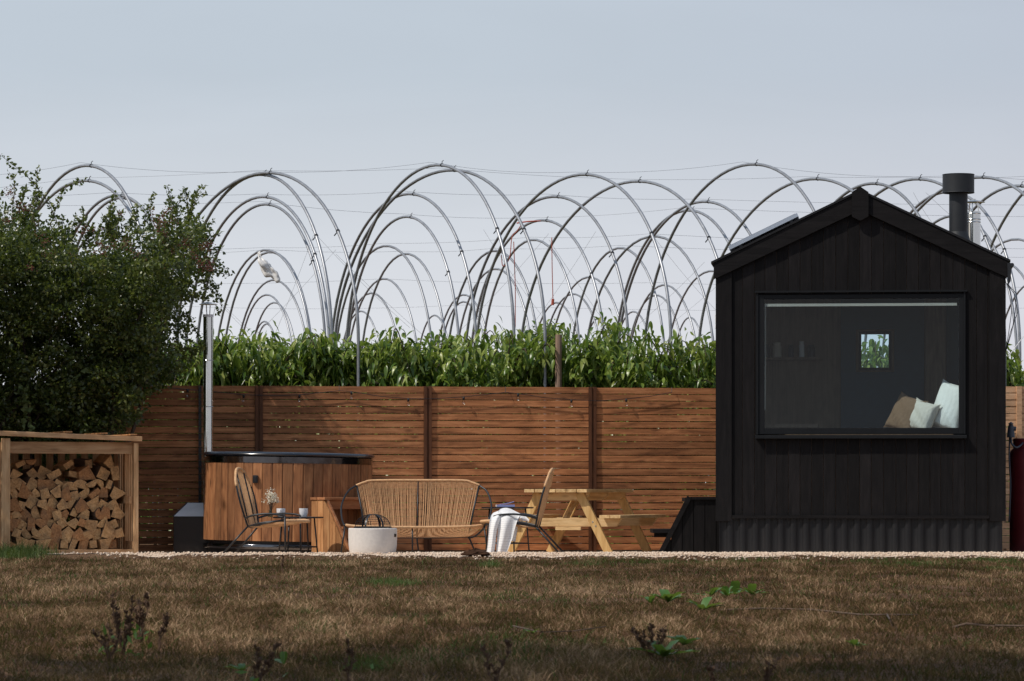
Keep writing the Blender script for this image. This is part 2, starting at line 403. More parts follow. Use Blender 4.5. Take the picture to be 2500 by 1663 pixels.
def log_mat():
    m, t, b = mat_new('split_log_wood')
    v, rnd, raw = coords(t, (55, 3, 55)); g = noise(t, v, 1.0, 5, 0.65, 0.5)
    bl = noise(t, raw, 9.0, 3)
    pale = ramp(t, g, [(0.3, (0.36, 0.17, 0.06)), (0.5, (0.60, 0.34, 0.145)), (0.75, (0.80, 0.52, 0.26))])
    rust = ramp(t, g, [(0.3, (0.22, 0.085, 0.03)), (0.55, (0.45, 0.20, 0.075)), (0.8, (0.58, 0.32, 0.15))])
    c = mixc(t, math_n(t, 'MULTIPLY', math_n(t, 'GREATER_THAN', rnd, 0.62), 0.8), pale, rust)
    dirt = math_n(t, 'MULTIPLY', math_n(t, 'SUBTRACT', bl, 0.45, True), 2.2, True); c = mixc(t, dirt, c, (0.13, 0.085, 0.055))
    tc = N(t, 'ShaderNodeTexCoord'); sp = N(t, 'ShaderNodeSeparateXYZ'); t.links.new(tc.outputs['Normal'], sp.inputs[0])
    side = math_n(t, 'LESS_THAN', math_n(t, 'ABSOLUTE', sp.outputs[1]), 0.5)
    side = math_n(t, 'MULTIPLY', side, math_n(t, 'GREATER_THAN', math_n(t, 'FRACT', math_n(t, 'MULTIPLY', rnd, 7.3)), 0.35))
    c = mixc(t, side, c, ramp(t, g, [(0.3, (0.06, 0.035, 0.022)), (0.7, (0.19, 0.12, 0.08))]))
    t.links.new(c, b.inputs['Base Color']); b.inputs['Roughness'].default_value = 0.9; bump(t, b, g, 0.5, 0.004)
    return m
M_log = log_mat()

def ground_mat():
    m, t, b = mat_new('dry_lawn_soil')
    tc = N(t, 'ShaderNodeTexCoord'); o = tc.outputs['Object']
    a = noise(t, o, 0.9, 5, 0.6); c = noise(t, o, 14, 5, 0.7)
    f = math_n(t, 'ADD', math_n(t, 'MULTIPLY', a, 0.5), math_n(t, 'MULTIPLY', c, 0.5))
    col = ramp(t, f, [(0.32, (0.040, 0.021, 0.012)), (0.48, (0.10, 0.056, 0.033)), (0.62, (0.17, 0.105, 0.062)), (0.8, (0.24, 0.16, 0.095))])
    t.links.new(col, b.inputs['Base Color']); b.inputs['Roughness'].default_value = 1.0
    b.inputs['Specular IOR Level'].default_value = 0.1
    bump(t, b, c, 0.8, 0.03)
    return m
M_ground = ground_mat()
def gravel_mat():
    m, t, b = mat_new('pale_gravel')
    tc = N(t, 'ShaderNodeTexCoord'); o = tc.outputs['Object']
    at = N(t, 'ShaderNodeAttribute', attribute_name='rnd')
    vo = N(t, 'ShaderNodeTexVoronoi'); vo.inputs['Scale'].default_value = 45; t.links.new(o, vo.inputs['Vector'])
    f = math_n(t, 'ADD', math_n(t, 'MULTIPLY', vo.outputs['Distance'], 0.6), math_n(t, 'MULTIPLY', at.outputs['Fac'], 0.55), True)
    col = ramp(t, f, [(0.1, (0.70, 0.54, 0.41)), (0.5, (0.54, 0.40, 0.29)), (0.9, (0.76, 0.63, 0.50))])
    t.links.new(col, b.inputs['Base Color']); b.inputs['Roughness'].default_value = 0.95
    return m
M_gravel = gravel_mat()
M_grass = leafmat('dry_grass_blades', [(0.0, (0.034, 0.016, 0.009)), (0.30, (0.095, 0.048, 0.026)), (0.55, (0.18, 0.100, 0.056)), (0.81, (0.42, 0.275, 0.165)), (0.86, (0.05, 0.075, 0.02)), (1.0, (0.045, 0.085, 0.02))], 0.8, 0.15, 0.15, 0.0)
M_green = leafmat('green_grass_blades', [(0.0, (0.03, 0.06, 0.012)), (0.6, (0.065, 0.11, 0.025)), (1.0, (0.14, 0.15, 0.05))], 0.6, 0.25, 0.3, 0.0)
M_weed = leafmat('weed_leaf', [(0.0, (0.045, 0.12, 0.018)), (1.0, (0.10, 0.21, 0.035))], 0.4, 0.3)
M_cherry = leafmat('cherry_leaf', [(0.0, (0.025, 0.06, 0.012)), (0.34, (0.085, 0.16, 0.022)), (0.60, (0.22, 0.31, 0.05)), (0.85, (0.42, 0.47, 0.13)), (1.0, (0.55, 0.38, 0.17))], 0.32, 0.42, 0.6)
M_bush = leafmat('hawthorn_leaf', [(0.0, (0.014, 0.026, 0.008)), (0.45, (0.060, 0.086, 0.020)), (0.8, (0.18, 0.20, 0.055)), (1.0, (0.42, 0.34, 0.15))], 0.36, 0.3, 0.55)
M_vine = leafmat('pale_vine_leaf', [(0.0, (0.10, 0.14, 0.05)), (1.0, (0.20, 0.24, 0.09))], 0.6, 0.3)

# ------------------------------------------------------------------ ground
def fy(x):      # depth of the fence line at world x
    return 40.34 + 0.145 * x
def sm(a, b, x):
    t = np.clip((x - a) / (b - a), 0, 1); return t * t * (3 - 2 * t)
def zg(x, y):
    x = np.asarray(x, float); y = np.asarray(y, float)
    edge = 0.10 * np.sin(x * 1.7) + 0.06 * np.sin(x * 4.1 + 1)
    lump = 0.012 * np.sin(x * 2.3 + y * 0.9) * np.sin(y * 1.7 - x) + 0.008 * np.sin(x * 5.1 + 1.3) * np.sin(y * 4.3)
    near = 1 - sm(35.0, 37.2, y)
    bumpz = 0.050 * sm(35.7 + edge, 36.6 + edge, y) * (1 - sm(36.8, 37.5, y))
    return lump * near * (y < 60) + bumpz
def grid_sheet(name, xs, ys, zoff, mat, keep=None):
    X, Y = np.meshgrid(xs, ys); Z = zg(X, Y) + zoff
    V = np.stack([X.ravel(), Y.ravel(), Z.ravel()], 1); nx = len(xs)
    i = np.arange(len(ys) - 1)[:, None] * nx + np.arange(nx - 1)[None, :]; i = i.ravel()
    Fc = np.stack([i, i + 1, i + nx + 1, i + nx], 1)
    if keep is not None:
        c = V[Fc].mean(1); Fc = Fc[keep(c[:, 0], c[:, 1])]
    return np_mesh(name, V, Fc, rng.random(len(Fc)), mat, smooth=True)
xs = np.concatenate([[-900, -200, -60, -25, -14], np.arange(-9, 10.01, 0.09), [14, 25, 60, 200, 900]])
ys = np.concatenate([[-60, -10, 3], np.arange(8, 42.01, 0.10), [46, 60, 100, 200, 500, 1500]])
g = grid_sheet('ground', xs, ys, 0, M_ground); g['kind'] = 'structure'
gx = np.arange(-4.9, 10, 0.05); gy = np.arange(35.9, 41.0, 0.04)
def gk(x, y):
    e = 36.18 + 0.10 * np.sin(x * 1.7) + 0.06 * np.sin(x * 4.1 + 1) + 0.05 * np.sin(x * 11) + 0.06 * np.sin(x * 6.3 + 2) + 0.35 * np.clip((-3.6 - x), 0, 1) + 0.25 * (x < -1.2) * (0.5 + 0.5 * np.sin(x * 7.0))
    return (y > e) & (y < fy(x) + 0.3)
gr = grid_sheet('gravel_path', gx, gy, 0.006, M_gravel, gk); gr['kind'] = 'structure'
# loose stones
def stones(name, P, r, mat):
    n = len(P); base = np.array([[1, 0, 0], [-1, 0, 0], [0, 1, 0], [0, -1, 0], [0, 0, 1], [0, 0, -1]], float)
    fc = np.array([[0, 2, 4], [2, 1, 4], [1, 3, 4], [3, 0, 4], [2, 0, 5], [1, 2, 5], [3, 1, 5], [0, 3, 5]])
    V = base[None] * (r[:, None, None] * (0.6 + 0.8 * rng.random((n, 6, 1))))
    a = rng.random(n) * 6.28; ca, sa = np.cos(a)[:, None], np.sin(a)[:, None]
    x = V[:, :, 0] * ca - V[:, :, 1] * sa; y = V[:, :, 0] * sa + V[:, :, 1] * ca; V[:, :, 0] = x; V[:, :, 1] = y
    V[:, :, 2] *= 0.7
    V += P[:, None, :]
    Fc = (np.arange(n)[:, None, None] * 6 + fc[None]).reshape(-1, 3)
    return np_mesh(name, V.reshape(-1, 3), Fc, np.repeat(rng.random(n), 8), mat)
n = 15000
sx = rng.uniform(-4.9, 8.5, n); sy = 36.22 + np.where(rng.random(n) < 0.06, -np.abs(rng.normal(0, 0.22, n)), np.abs(rng.normal(0, 0.8, n))) + 0.1 * np.sin(sx * 1.7)
dens = np.where(sx < -1.0, 0.35 * np.clip((sx + 4.9) / 1.5, 0.1, 1), 1.0); k = rng.random(n) < dens; sx, sy = sx[k], sy[k]
st = stones('gravel_stones', np.stack([sx, sy, zg(sx, sy) + 0.010], 1), rng.uniform(0.007, 0.019, len(sx)), M_gravel)
tag(st, 'loose pale gravel chippings along the edge of the lawn', 'gravel', kind='stuff')

# grass blades
def blades(name, x, y, L, wd, mat, lean=0.7, rnd=None):
    n = len(x); P = np.stack([x, y, zg(x, y) - 0.004], 1)
    D = unit(np.stack([rng.normal(0, lean, n), rng.normal(0, lean, n), np.ones(n)], 1))
    a = rng.random(n) * 6.28; side = np.stack([np.cos(a), np.sin(a) * 0.5, np.zeros(n)], 1)
    L = L[:, None]; wd = wd[:, None] if np.ndim(wd) else wd
    bendv = np.stack([rng.normal(0, 0.35, n), rng.normal(0, 0.35, n), -0.15 * np.ones(n)], 1) * L
    m = P + D * L * 0.55; tip = P + D * L + bendv
    V = np.stack([P - side * wd / 2, P + side * wd / 2, m + side * wd * 0.4, m - side * wd * 0.4, tip], 1).reshape(-1, 3)
    i = np.arange(n)[:, None] * 5
    Fc = np.concatenate([i + np.array([[0, 1, 2]]), i + np.array([[0, 2, 3]]), i + np.array([[3, 2, 4]])], 0)
    if rnd is None: rnd = rng.random(n)
    return np_mesh(name, V, Fc, np.tile(rnd, 3), mat)
def vnoise(x, y, sx_, sy_, seed):
    g_ = np.random.default_rng(seed).random((256, 256)); u = x / sx_ + 100; v = y / sy_ + 100
    i = np.floor(u).astype(int); j = np.floor(v).astype(int); a = u - i; b = v - j; a = a * a * (3 - 2 * a); b = b * b * (3 - 2 * b)
    q = lambda m, n: g_[m % 256, n % 256]
    return (q(i, j) * (1 - a) + q(i + 1, j) * a) * (1 - b) + (q(i, j + 1) * (1 - a) + q(i + 1, j + 1) * a) * b
def patch2(x, y):
    return np.clip(0.5 + 1.5 * (0.36 * vnoise(x, y, 0.8, 2.4, 1) + 0.34 * vnoise(x, y, 0.25, 1.1, 2) + 0.30 * vnoise(x, y, 0.08, 0.5, 3) - 0.5), 0, 1)
def patch(x, y):       # patchiness of the lawn, 0..1
    return 0.5 + 0.25 * np.sin(x * 1.3 + 0.7 * np.sin(y * 0.8)) * np.sin(y * 0.55 + 1.0) + 0.25 * np.sin(x * 3.7 + y * 1.1) * np.sin(y * 2.3 - x * 1.9)
def lawn(n, y0, y1):
    u = rng.random(n); y = np.sqrt(y0 ** 2 + u * (y1 ** 2 - y0 ** 2)); x = rng.uniform(-1, 1, n) * (0.158 * y + 0.5)
    return x, y
x, y = lawn(330000, 11.5, 22.0); p = patch2(x, y); k = rng.random(len(x)) < 0.12 + 1.05 * p; x, y, p = x[k], y[k], p[k]
r0 = np.clip(rng.beta(2, 2.2, len(x)) * 0.78 + 1.1 * (p - 0.5), 0, 0.79); gsel = rng.random(len(x)) < 0.03 + 0.25 * (vnoise(x, y, 0.5, 1.6, 9) > 0.80); r0[gsel] = rng.uniform(0.86, 1, gsel.sum())
x2, y2 = lawn(280000, 22.0, 36.1); p2 = patch2(x2, y2); k = rng.random(len(x2)) < 0.3 + 0.75 * p2; x2, y2, p2 = x2[k], y2[k], p2[k]
r2 = np.clip(rng.beta(2, 2.0, len(x2)) * 0.79 + 1.0 * (p2 - 0.5), 0, 0.79); gsel = rng.random(len(x2)) < 0.08 + 0.5 * ((y2 > 33.8) & (x2 > 0.5) & (vnoise(x2, y2, 0.4, 1.0, 8) > 0.45)) + 0.25 * (vnoise(x2, y2, 0.6, 2.2, 9) > 0.82); r2[gsel] = rng.uniform(0.86, 1, gsel.sum())
X = np.concatenate([x, x2]); Y = np.concatenate([y, y2]); RR = np.concatenate([r0, r2])
L = (rng.gamma(4, 0.0080, len(X)) + 0.010) * (0.7 + 0.6 * patch2(X + 3, Y)); L[rng.random(len(L)) < 0.012] *= 2.2; WD = 0.0026 + 0.00011 * Y
edge = (Y > 35.2); L[edge] *= 0.7
tag(blades('lawn_grass', X, Y, L, WD, M_grass, 0.75, RR), 'dry brown lawn grass with green blades in front of the gravel', 'grass', kind='stuff')

def tuft(px, py, rw, n, hgt, label, spread_y=1.0, name='grass_tuft'):
    d = F * CAMZ / (py - 1200.0); cx = (px - 1250) * d / F; rr = rw * d / F
    x = rng.normal(cx, rr * 0.5, n); y = rng.normal(d, rr * 0.5 * spread_y, n)
    o = blades(name, x, y, rng.gamma(6, hgt / 6, n), np.full(n, 0.0022 + 0.0001 * d), M_green, 0.5)
    return tag(o, label, 'grass', 'green grass tufts on the dry lawn')
tuft(1200, 1388, 24, 420, 0.075, 'small bright green grass tuft on the lawn below the white towel', 2)
tuft(955, 1430, 60, 1300, 0.05, 'wide low green grass patch on the lawn below the white fire bowl', 3)
tuft(40, 1366, 75, 1800, 0.11, 'green grass tuft at the left foot of the log store', 2)
tuft(150, 1358, 60, 900, 0.07, 'short dark green grass along the log store base board', 2)
tuft(2240, 1381, 90, 1600, 0.035, 'long dark green grass patch on the lawn edge below the black cabin', 3)
tuft(2440, 1392, 45, 700, 0.04, 'green grass patch at the right end of the lawn edge', 3)
tuft(1420, 1380, 60, 600, 0.035, 'thin green grass patch on the lawn edge below the picnic table', 3)
tuft(740, 1505, 55, 420, 0.045, 'dark green low patch in the middle of the left half of the lawn', 2)
tuft(900, 1640, 60, 300, 0.05, 'green blades at the bottom edge of the lawn near the middle', 2)

def weed(px, py, size, nl, label, rz=0.0, upright=0.5, lmul=1.0):
    d = F * CAMZ / (py - 1200.0); x = (px - 1250) * d / F; z = float(zg(x, d))
    t = thing('broadleaf_weed', label, 'weed', (x, d, z), rz, 'broad-leaved weeds on the lawn')
    for i in range(nl):
        a = 6.283 * i / nl + random.uniform(-0.4, 0.4); el = random.uniform(0.15, 0.6) + upright * random.random()
        L = size * random.uniform(0.75, 1.3) * lmul; wd = L * 0.36
        mb = MB(); vs = []; m = 7
        for j in range(m + 1):
            s = j / m; w_ = wd * math.sin(math.pi * min(1, s * 0.93 + 0.05)) ** 0.7 * 0.5 + 0.002
            r = L * s; zz = r * math.sin(el) - 0.55 * L * s * s * math.sin(el) * 0.8; rr = r * math.cos(el)
            c = Vector((math.cos(a) * rr, math.sin(a) * rr, zz + 0.022)); sd = Vector((-math.sin(a), math.cos(a), 0))
            wv = 0.12 * w_ * math.sin(j * 2.3 + i)
            vs += [c - sd * w_ + Vector((0, 0, 0.25 * w_ + wv)), c, c + sd * w_ + Vector((0, 0, 0.25 * w_ - wv))]
        fs = []
        for j in range(m):
            b = j * 3; fs += [(b, b + 1, b + 4, b + 3), (b + 1, b + 2, b + 5, b + 4)]
        mb.rnd = random.random(); mb.add(vs, fs); mb.build('leaf', M_weed, t, smooth=True)
    return t
weed(1630, 1478, 0.16, 9, 'low bright green leafy weed, left of the pair in mid lawn')
weed(1588, 1480, 0.09, 4, 'single small upright weed beside a larger bright green one', 0, 1.0)
weed(1735, 1462, 0.11, 6, 'small leafy weed just left of the taller stemmed weed')
weed(1774, 1463, 0.10, 6, 'upright narrow-leaved weed in mid lawn between two low weeds', 0.3, 1.0)
weed(1795, 1458, 0.13, 4, 'tall-leaved bright green weed standing highest in mid lawn', 0.1, 1.3)
weed(1835, 1460, 0.13, 7, 'flat spreading green weed, right end of the mid lawn row')
weed(1715, 1505, 0.12, 7, 'dull green flat weed below the mid lawn row')
weed(1620, 1612, 0.13, 9, 'dark green broad-leaved weed at the foot of dry stems')
weed(1670, 1590, 0.10, 8, 'dark green weed cluster right of the dry brown stems')
weed(590, 1655, 0.07, 5, 'small dark leaf rosette among the dry stalks at the bottom left')
weed(692, 1640, 0.07, 3, 'bright yellow green upright leaf at the bottom of the lawn', 0.4, 1.4)
weed(1300, 1560, 0.05, 5, 'tiny green weed alone in the middle of the lawn')
weed(2085, 1600, 0.07, 7, 'tiny dark green weed in the lower right of the lawn')

def dock(px, py, h, nst, spread, label, green=0, seed=1, lean=0.0):
    d = F * CAMZ / (py - 1200.0); x = (px - 1250) * d / F
    rd = random.Random(seed)
    t = thing('dock_plant', label, 'weed', (x, d, float(zg(x, d))), 0, 'dry brown dock plants')
    P, D, LL, WW = [], [], [], []
    for i in range(nst):
        a = rd.uniform(-1, 1) * spread + lean; b = rd.uniform(-0.5, 0.5) * spread; hh = h * rd.uniform(0.55, 1.0)
        pts = [Vector((hh * a * s ** 1.3 + 0.006 * math.sin(s * 9 + i), hh * b * s, hh * s)) for s in [k / 9 for k in range(10)]]
        mb = MB(); mb.tube(pts, [0.0042 * (1 - 0.65 * k / 9) for k in range(10)], 5)
        st_ = mb.build('stem', M_plant, t)
        for k in range(int(110 * hh / 0.35)):
            s = rd.uniform(0.35, 1.0) ** 0.8; q = pts[0].lerp(pts[-1], 1) * 0
            f = s * 9; i0 = min(8, int(f)); q = pts[i0].lerp(pts[i0 + 1], f - i0)
            if math.sin(s * 34 + i) < -0.45: continue
            dd = Vector((rd.gauss(0, 1), rd.gauss(0, 1), 0.8 + rd.random())).normalized()
            P.append(q); D.append(dd); LL.append(rd.uniform(0.010, 0.028)); WW.append(rd.uniform(0.007, 0.014))
    leaves('seed_heads', np.array([tuple(p) for p in P]), np.array([tuple(p) for p in D]), np.array(LL), np.array(WW), M_plant, t)
    if green:
        n = green; pp = np.stack([rng.normal(0, 0.05, n), rng.normal(0, 0.04, n), rng.uniform(0.0, h * 0.45, n)], 1)
        dd = unit(rng.normal(size=(n, 3)) + np.array([0, 0, 0.6])); leaves('green_leaves', pp, dd, rng.uniform(0.03, 0.07, n), rng.uniform(0.012, 0.025, n), M_weed, t)
    return t
dock(300, 1600, 0.30, 9, 0.32, 'tall dark dry dock plant standing in the left of the lawn', 26, 3)
dock(345, 1580, 0.25, 6, 0.28, 'dry reddish dock plant just right of the tallest one', 8, 5)
dock(268, 1618, 0.16, 6, 0.55, 'low spreading rust brown dock plant in front of the tall one', 0, 8)
dock(385, 1590, 0.27, 3, 0.20, 'thin leaning dry dock stems behind the rusty plants', 0, 9, 0.25)
dock(690, 1405, 0.19, 2, 0.15, 'single short dry stalk in the far lawn below the mugs', 0, 12)
dock(1210 / 1.0, 1700, 0.20, 3, 0.35, 'dry brown stalks cut by the bottom edge, near the middle', 0, 14)
dock(625, 1700, 0.19, 4, 0.45, 'dark dry stalks cut by the bottom edge at the left', 4, 15)
dock(850, 1690, 0.24, 2, 0.10, 'lone upright dark stalk cut by the bottom edge', 2, 16)
dock(1590, 1612, 0.15, 9, 0.9, 'tangled dry brown stems beside the dark green weed', 0, 18)
dock(1860, 1700, 0.14, 3, 0.5, 'short thick brown stalks at the bottom edge, right of the middle', 0, 20)
dock(1745, 1700, 0.12, 2, 0.2, 'two stubby reddish stalks at the bottom edge', 0, 21)

def clod(px, py, wpx, label, seed):
    d = F * CAMZ / (py - 1200.0); x = (px - 1250) * d / F; r = wpx * d / F / 2
    rd = random.Random(seed); mb = MB()
    prof = []; n = 14; vs = []; rings = 5
    for i in range(rings + 1):
        a = (math.pi / 2) * i / rings
        for k in range(n):
            an = 6.283 * k / n; rr = r * math.cos(a) * (1 + 0.3 * rd.uniform(-1, 1)); zz = r * 0.42 * math.sin(a) * (1 + 0.3 * rd.uniform(-1, 1))
            vs.append((rr * math.cos(an), rr * math.sin(an), zz))
    fs = [(i * n + k, i * n + (k + 1) % n, (i + 1) * n + (k + 1) % n, (i + 1) * n + k) for i in range(rings) for k in range(n)]
    mb.add(vs, fs); o = mb.build('earth_clod', M_clod, None, loc=(x, d, float(zg(x, d)) - 0.01))
    return tag(o, label, 'earth clod', 'turned-up earth clods on the lawn')
M_clod = plain('dark_soil', (0.055, 0.028, 0.016), 1.0, 0, 0.4, 25, 0.8, 0.1)
clod(1160, 1366, 80, 'wide dark brown earth clod at the lawn edge left of the towel', 1)
clod(670, 1508, 30, 'small round earth clod in the left middle of the lawn', 2)
clod(490, 1510, 24, 'tiny dark earth clod left of the round one', 3)
clod(2135, 1520, 50, 'dark earth clod in the right part of the lawn', 4)
clod(1790, 1545, 42, 'flat dark clod in the lawn below the green weeds', 5)
clod(2492, 1372, 34, 'dark brown clod at the far right end of the gravel', 6)
clod(1035, 1508, 45, 'low dark clod in the centre of the lawn', 7)

def twig(pts, r, label, mat=None):
    P = []
    for (px, py, h) in pts:
        d = F * (CAMZ - h) / (py - 1200.0); x = (px - 1250) * d / F; P.append(Vector((x, d, h + float(zg(x, d)))))
    mb = MB(); mb.tube(P, [r * (1 - 0.5 * i / len(P)) for i in range(len(P))], 6)
    tag(mb.build('fallen_twig', mat or M_twig, None, smooth=True), label, 'twig', 'fallen twigs on the lawn')
twig([(1760, 1492, 0.02), (1860, 1486, 0.03), (1980, 1490, 0.02), (2100, 1497, 0.03), (2240, 1503, 0.02)], 0.007, 'long thin dark twig lying across the right half of the lawn')
twig([(2320, 1536, 0.01), (2360, 1527, 0.04), (2430, 1530, 0.03), (2510, 1534, 0.05)], 0.007, 'grey curved twig at the right edge of the lawn')
twig([(1250, 1531, 0.02), (1320, 1543, 0.03), (1400, 1541, 0.02), (1480, 1534, 0.03)], 0.004, 'thin pale twig low in the centre of the lawn')
twig([(2165, 1500, 0.01), (2172, 1520, 0.06), (2180, 1528, 0.02)], 0.006, 'short crooked dark twig beside the earth clod')

# ------------------------------------------------------------------ fence
ang = math.atan(0.145); ca, sa = math.cos(ang), math.sin(ang)
def fence_panel(x0, x1, ztop, mat, seed, nb=24, pitch=None, wide_gap=None, label=None, group='slatted fences between posts', zb=0.03):
    """x0,x1 world x of the ends; built in a local frame along the fence"""
    Lp = (x1 - x0) / ca; rd = random.Random(seed)
    t = thing('slatted_fence', label, 'fence', (x0, fy(x0), 0), ang, group)
    mb = MB(); pitch = (ztop - zb) / nb
    for i in range(nb):
        mb.rnd = rd.random()
        z0 = zb + i * pitch; h = pitch - rd.uniform(0.0072, 0.0102)
        if wide_gap is not None and i == wide_gap: h -= 0.007
        tilt = rd.uniform(-0.002, 0.002); yy = rd.uniform(-0.003, 0.003)
        # slat in five sections with slightly wandering edges
        m = 5
        for k in range(1):
            vs = []
            for j in range(m + 1):
                xx = Lp * j / m; a = rd.uniform(-0.0014, 0.0014); b = rd.uniform(-0.0014, 0.0014)
                tz = tilt * (j / m - 0.5)
                for (y_, z_) in ((yy - 0.009, z0 + a + tz), (yy - 0.009, z0 + h + b + tz), (yy + 0.009, z0 + h + b + tz), (yy + 0.009, z0 + a + tz)):
                    vs.append((xx, y_, z_))
            fs = [(0, 3, 2, 1), (m * 4, m * 4 + 1, m * 4 + 2, m * 4 + 3)]
            for j in range(m):
                q = j * 4
                for e in range(4): fs.append((q + e, q + (e + 1) % 4, q + 4 + (e + 1) % 4, q + 4 + e))
            mb.add(vs, fs)
    mb.build('slats', mat, t)
    for xx, wd in ((0.035, 0.06), (Lp / 2, 0.05), (Lp - 0.035, 0.06)):
        b = MB(); b.rnd = rd.random(); b.bx(xx - wd / 2, xx + wd / 2, 0.013, 0.040, zb, ztop - 0.01); b.build('batten', M_fpost if mat is M_fence else mat, t)
    return t
posts_px = [(-190, 'out of view left'), (222, 'beside the log store'), (632, 'behind the wooden hot tub'), (1044, 'behind the cord sofa'), (1446, 'behind the picnic table'), (1850, 'behind the black cabin')]
def px2x(px):       # world x where the ray through px meets the fence line
    k = (px - 1250) / F; return k * 40.34 / (1 - 0.145 * k)
PX = [px2x(p) for p, _ in posts_px]
plabels = ['brown slatted fence panel behind the log store and bush', 'brown slatted fence panel crossed by the tub flue', 'brown slatted fence panel above the hot tub and sofa back',
           'brown slatted fence panel above the right chair and towel', 'brown slatted fence panel beside the black cabin steps']
for i in range(5):
    fence_panel(PX[i] + 0.045, PX[i + 1] - 0.045, 1.905 if i < 4 else 1.90, M_fence, 20 + i, wide_gap=(8 if i == 4 else None), label=plabels[i])
for i, x in enumerate(PX):
    if i in (0,): continue
    mb = MB(); mb.rnd = random.random(); mb.bx(-0.043, -0.012, -0.035, 0.05, 0, 1.90); mb.bx(0.012, 0.043, -0.035, 0.05, 0, 1.90); mb.bx(-0.012, 0.012, -0.02, 0.045, 0, 1.895)
    tag(mb.build('fence_post', M_fpost, None, loc=(x, fy(x), 0), rz=ang), 'dark brown fence post ' + posts_px[i][1], 'fence post', 'fence posts')
# pale panel right of the cabin
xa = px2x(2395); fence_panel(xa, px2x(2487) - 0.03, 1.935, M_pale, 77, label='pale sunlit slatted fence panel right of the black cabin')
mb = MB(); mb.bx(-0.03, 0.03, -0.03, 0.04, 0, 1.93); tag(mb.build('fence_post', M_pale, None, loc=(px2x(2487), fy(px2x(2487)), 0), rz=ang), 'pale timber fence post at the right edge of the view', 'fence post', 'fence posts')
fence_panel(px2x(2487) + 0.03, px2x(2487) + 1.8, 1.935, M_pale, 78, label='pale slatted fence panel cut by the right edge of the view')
# perforated strut beside the flue
mb = MB(); x = px2x(488)
mb.bx(-0.016, -0.006, -0.05, -0.02, 0, 1.9); mb.bx(0.006, 0.016, -0.05, -0.02, 0, 1.9)
for i in range(25): mb.bx(-0.006, 0.006, -0.046, -0.024, i * 0.076, i * 0.076 + 0.058)
tag(mb.build('slotted_metal_strut', M_black, None, loc=(x, fy(x) - 0.01, 0), rz=ang), 'black slotted metal upright on the fence left of the tub flue', 'metal upright')

# string of bulbs
t = thing('string_lights', 'black festoon cable with clear bulbs looped along the fence top', 'string lights', W(1040, 965, 40.05))
base = Vector(t.location)
def fp(px, py, off=0.05):
    k = (px - 1250) / F; x = px2x(px); d = fy(x) - off
    return Vector((k * d, d, CAMZ + (1200 - py) * d / F)) - base
cable = [(400, 946), (458, 951), (520, 956), (595, 964), (680, 966), (731, 964), (780, 959), (828, 954), (858, 956), (930, 968), (997, 973), (1050, 974), (1132, 969), (1190, 963), (1234, 958), (1265, 961), (1330, 971), (1395, 976), (1460, 979), (1529, 974), (1585, 968), (1640, 958)]
mb = MB(); mb.tube([fp(a, b) for a, b in cable], 0.0035, 6); mb.build('cable', M_black, t)
for (a, b0, b1) in ((828, 941, 954), (1234, 944, 958), (1640, 946, 958)):
    mb = MB(); mb.tube([fp(a, b0, 0.03), fp(a, b1)], 0.003, 5); mb.build('hanger', M_black, t)
for (a, b) in ((458, 951), (595, 964), (731, 964), (858, 956), (997, 973), (1132, 969), (1265, 961), (1395, 976), (1529, 974)):
    p = fp(a, b)
    mb = MB(); mb.lathe([(0.010, 0.0), (0.013, -0.01), (0.013, -0.034), (0.009, -0.036)], p, 10); sk = mb.build('socket', M_black, t, smooth=True)
    mb = MB(); mb.lathe([(0.009, -0.034), (0.018, -0.048), (0.0225, -0.064), (0.018, -0.080), (0.006, -0.088), (0.0002, -0.089)], p, 14); mb.build('bulb', M_bulb, t, smooth=True)

# ------------------------------------------------------------------ cabin
HD = 37.5; HS = F / HD
HX = (2100 - 1250) * HD / F
hut = thing('black_cabin', 'small black timber cabin with gable roof and one large window', 'cabin', (HX, HD, 0), -math.atan(850 / F))
def hz(py): return CAMZ + (1200 - py) / HS
def hx(px): return (px - 2100) / HS
LEN = 2.60; EX = 1.50; slope = 174 / 363.0
ZAP = hz(470)
def ztop(x): return ZAP - abs(x) * slope - 0.03
wx0, wx1, wz0, wz1 = hx(1852), hx(2350), hz(1062), hz(718)
Z0 = hz(1262)
mb = MB(); xe = -1.50; rd = random.Random(4)
while xe < 1.49:
    wd = rd.choice([0.112, 0.118, 0.124, 0.130]); x1 = min(xe + wd, 1.50); a, b = xe + 0.0028, x1 - 0.0028; mb.rnd = rd.random(); yo = rd.uniform(-0.003, 0.003)
    def piece(za0, za1, zb1): mb.prism([(a, za0), (b, za0), (b, zb1), (a, za1)], 'y', -0.022 + yo, 0.0)
    if b > wx0 and a < wx1:
        if a < wx0 or b > wx1:      # board beside the opening: keep whole, frame covers it
            piece(Z0, wz0 + 0.02, wz0 + 0.02); piece(wz1 - 0.02, ztop(a), ztop(b))
            if a < wx0: sa_, sb_ = a, wx0
            else: sa_, sb_ = wx1, b
            mb.bx(sa_, sb_, -0.022 + yo, 0, wz0 + 0.02, wz1 - 0.02)
        else:
            piece(Z0, wz0, wz0); piece(wz1, ztop(a), ztop(b))
    else: piece(Z0, ztop(a), ztop(b))
    xe = x1
mb.build('front_cladding', M_char, hut)
